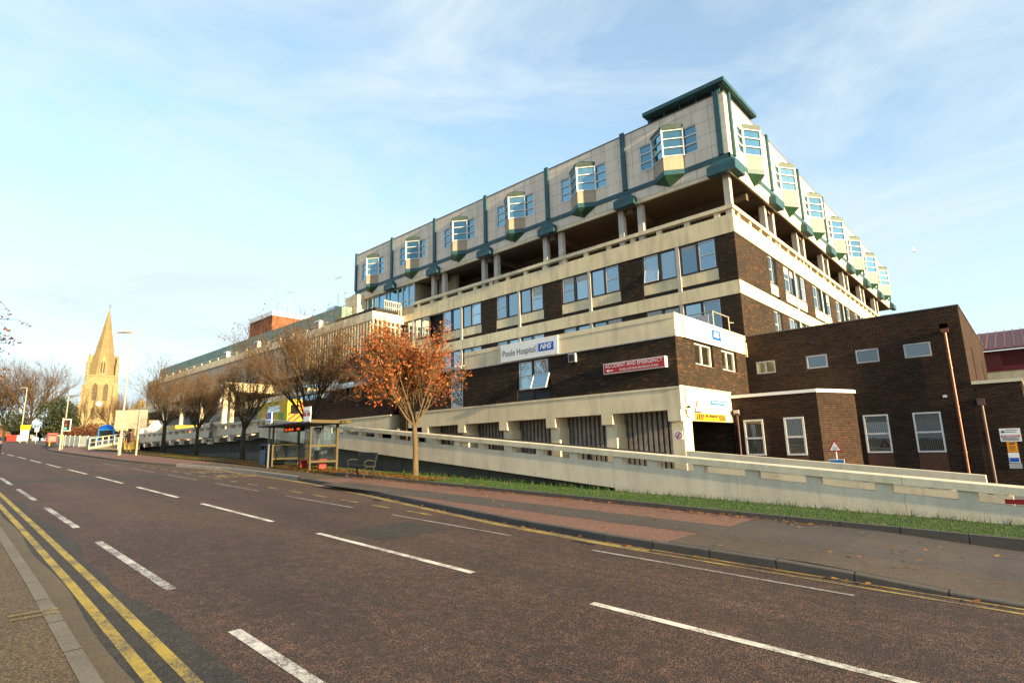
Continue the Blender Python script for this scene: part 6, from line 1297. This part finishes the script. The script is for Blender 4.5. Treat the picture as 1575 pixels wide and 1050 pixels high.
for rot, ox, oy in ((0, S, 0), (-PI/2, 0, -S), (PI/2, 0, S), (PI, -S, 0)):
    for k in (-1.35, 1.35):
        m = MB(); px_, py_ = ox-math.sin(rot)*k, oy+math.cos(rot)*k; lancet(m, px_, py_, rot, 1.75, 12.6, 18.4, .16); hood = m.build('belfry_arch', 'stone', ch, local=True)
        m = MB(); lancet(m, px_, py_, rot, 1.25, 12.75, 18.0, .2, .1); m.build('louvre', 'louvre', hood, local=True)
        m = MB()
        for z in frange(13.1, 17.2, .42): c, s = math.cos(rot), math.sin(rot); m.tube([(px_+c*.24-s*.55, py_+s*.24+c*.55, z), (px_+c*.24+s*.55, py_+s*.24-c*.55, z)], .07, 4)
        m.build('slats', 'spire_stone', hood, local=True)
for k in (-1.2, 1.2): m = MB(); lancet(m, S, k, 0, .8, 7.0, 10.8, .12); m.build('window', 'louvre', ch, local=True)
m = MB(); on_disc(m, (S+.14, 0, 11.7), .75, (Vector((0, 1, 0)), Vector((0, 0, 1))), 20); m.build('clock_face', 'sign_white', ch, local=True)
m = MB(); lancet(m, S, 0, 0, 1.9, .1, 4.2, .14); m.build('door', 'louvre', ch, local=True)
H2 = H1; R8 = S*1.04; apex = 21.5
sp = MB(); n8 = [(R8*math.cos(PI/8+PI/4*i), R8*math.sin(PI/8+PI/4*i)) for i in range(8)]
sp.add([(a, b, H2) for a, b in n8]+[(a*.03, b*.03, H2+apex) for a, b in n8], [(i, (i+1) % 8, 8+(i+1) % 8, 8+i) for i in range(8)]+[tuple(range(8, 16))])
for k in (.42, .72, .86):
    r = 1-k*.97; zz = H2+apex*k; sp.add([(a*r*1.03, b*r*1.03, zz) for a, b in n8]+[(a*(r-.012)*1.03, b*(r-.012)*1.03, zz+.35) for a, b in n8], [(i, (i+1) % 8, 8+(i+1) % 8, 8+i) for i in range(8)])
spire = sp.build('spire', 'spire_stone', ch, local=True)
m = MB(); m.tube([(0, 0, H2+apex-.2), (0, 0, H2+apex+1.9)], .06, 6); m.box(-.05, .05, -.35, .35, H2+apex+1.2, H2+apex+1.3); m.build('finial', 'louvre', spire, local=True)
for sx in (-1, 1):
    for sy in (-1, 1): m = MB(); m.lathe([(.5, -2.0), (.5, 3.2), (.62, 3.3), (.45, 3.5), (.04, 7.6)], 8, (sx*(S-.25), sy*(S-.25), H2)); m.build('pinnacle', 'stone', ch, local=True)
for rot in (0, PI/2, -PI/2, PI):
    m = MB(); c, s = math.cos(rot), math.sin(rot); d0 = S*.97
    def q(o, a, z): return (c*o-s*a, s*o+c*a, H2+z)
    m.add([q(d0, -.8, .2), q(d0, .8, .2), q(d0, .8, 4.4), q(d0, 0, 6.6), q(d0, -.8, 4.4), q(1.6, -.8, .2), q(1.6, .8, .2), q(1.6, .8, 4.4), q(1.6, 0, 6.6), q(1.6, -.8, 4.4)], [(0, 1, 2, 3, 4), (1, 6, 7, 2), (2, 7, 8, 3), (3, 8, 9, 4), (4, 9, 5, 0)]); lu = m.build('lucarne', 'stone', ch, local=True)
    m = MB()
    for k in (-.33, .33): lancet(m, q(d0, k, 0)[0], q(d0, k, 0)[1], rot, .4, H2+.7, H2+4.2, .05)
    m.build('opening', 'louvre', lu, local=True)
nv = MB()
def gable(m, x0, x1, yc_, hw, ze, zr_): m.add([(x0, yc_-hw, 0), (x1, yc_-hw, 0), (x1, yc_+hw, 0), (x0, yc_+hw, 0), (x0, yc_-hw, ze), (x1, yc_-hw, ze), (x1, yc_+hw, ze), (x0, yc_+hw, ze), (x0, yc_, zr_), (x1, yc_, zr_)], [(0, 1, 5, 4), (2, 3, 7, 6), (1, 2, 6, 9, 5), (3, 0, 4, 8, 7)])
gable(nv, -28, 3.0, 11.0, 6.5, 6.6, 13.6); gable(nv, -20, 1.5, 20, 4.5, 4.5, 8.5); nv.box(-14, -2, -9, -4, 0, 5); nav = nv.build('nave', 'stone', ch, local=True)
m = MB()
for x0_, x1_, yc_, hw, ze, zr_ in ((-28, 2.8, 11.0, 6.5, 6.6, 13.6), (-20, 1.3, 20, 4.5, 4.5, 8.5)):
    for s in (-1, 1): m.add([(x0_, yc_+s*(hw+.4), ze-.3), (x1_, yc_+s*(hw+.4), ze-.3), (x1_, yc_, zr_+.12), (x0_, yc_, zr_+.12)], [(0, 1, 2, 3)])
m.add([(-14, -9.4, 4.8), (-2, -9.4, 4.8), (-4, -4, 12.0), (-13, -4, 12.0)], [(0, 1, 2, 3)]); m.add([(-2, -9.4, 4.8), (-2, -4, 4.8), (-4, -4, 12)], [(0, 1, 2)]); m.build('roof', 'tile_brown', nav, local=True)
m = MB()
for k in (-1.8, 0, 1.8): lancet(m, 3.0, 11.0+k, 0, 1.3, 2.2, 8.4+(1.4 if k == 0 else 0), .12)
m.build('window', 'louvre', nav, local=True)
# low houses at the far end of the street
for k, (px, zcd, w_, h_, lb) in enumerate(((10, 190, 11, 6.2, 'white rendered house with brown roof far up the street'), (-14, 175, 10, 6, 'brick house just outside the left edge far up the street'))):
    x, y, z = atray(px, 682, zcd); t = thing('far_house', lb, 'house', (x, y, g(x)-.4), rz=.6); m = MB(); m.box(-w_/2, w_/2, -4, 4, 0, h_*.6); m.build('wall', 'sign_back' if k == 0 else 'red_brick', t, local=True)
    m = MB(); m.add([(-w_/2-.3, -4.4, h_*.58), (w_/2+.3, -4.4, h_*.58), (w_/2+.3, 4.4, h_*.58), (-w_/2-.3, 4.4, h_*.58), (-w_/2, 0, h_), (w_/2, 0, h_)], [(0, 1, 5, 4), (2, 3, 4, 5), (1, 2, 5), (3, 0, 4)]); m.build('roof', 'tile_brown', t, local=True)
    for i in (-3, 0, 3): m = MB(); m.box(i-.6, i+.6, -4.06, -4.0, 1.0, 2.3); m.build('window', 'dark_glass', t, local=True); m = MB(); m.box(w_/2, w_/2+.06, i-.6, i+.6, 1.0, 2.3); m.build('window', 'dark_glass', t, local=True)
for o in list(bpy.data.objects):
    if '_w' in o.keys(): del o['_w']
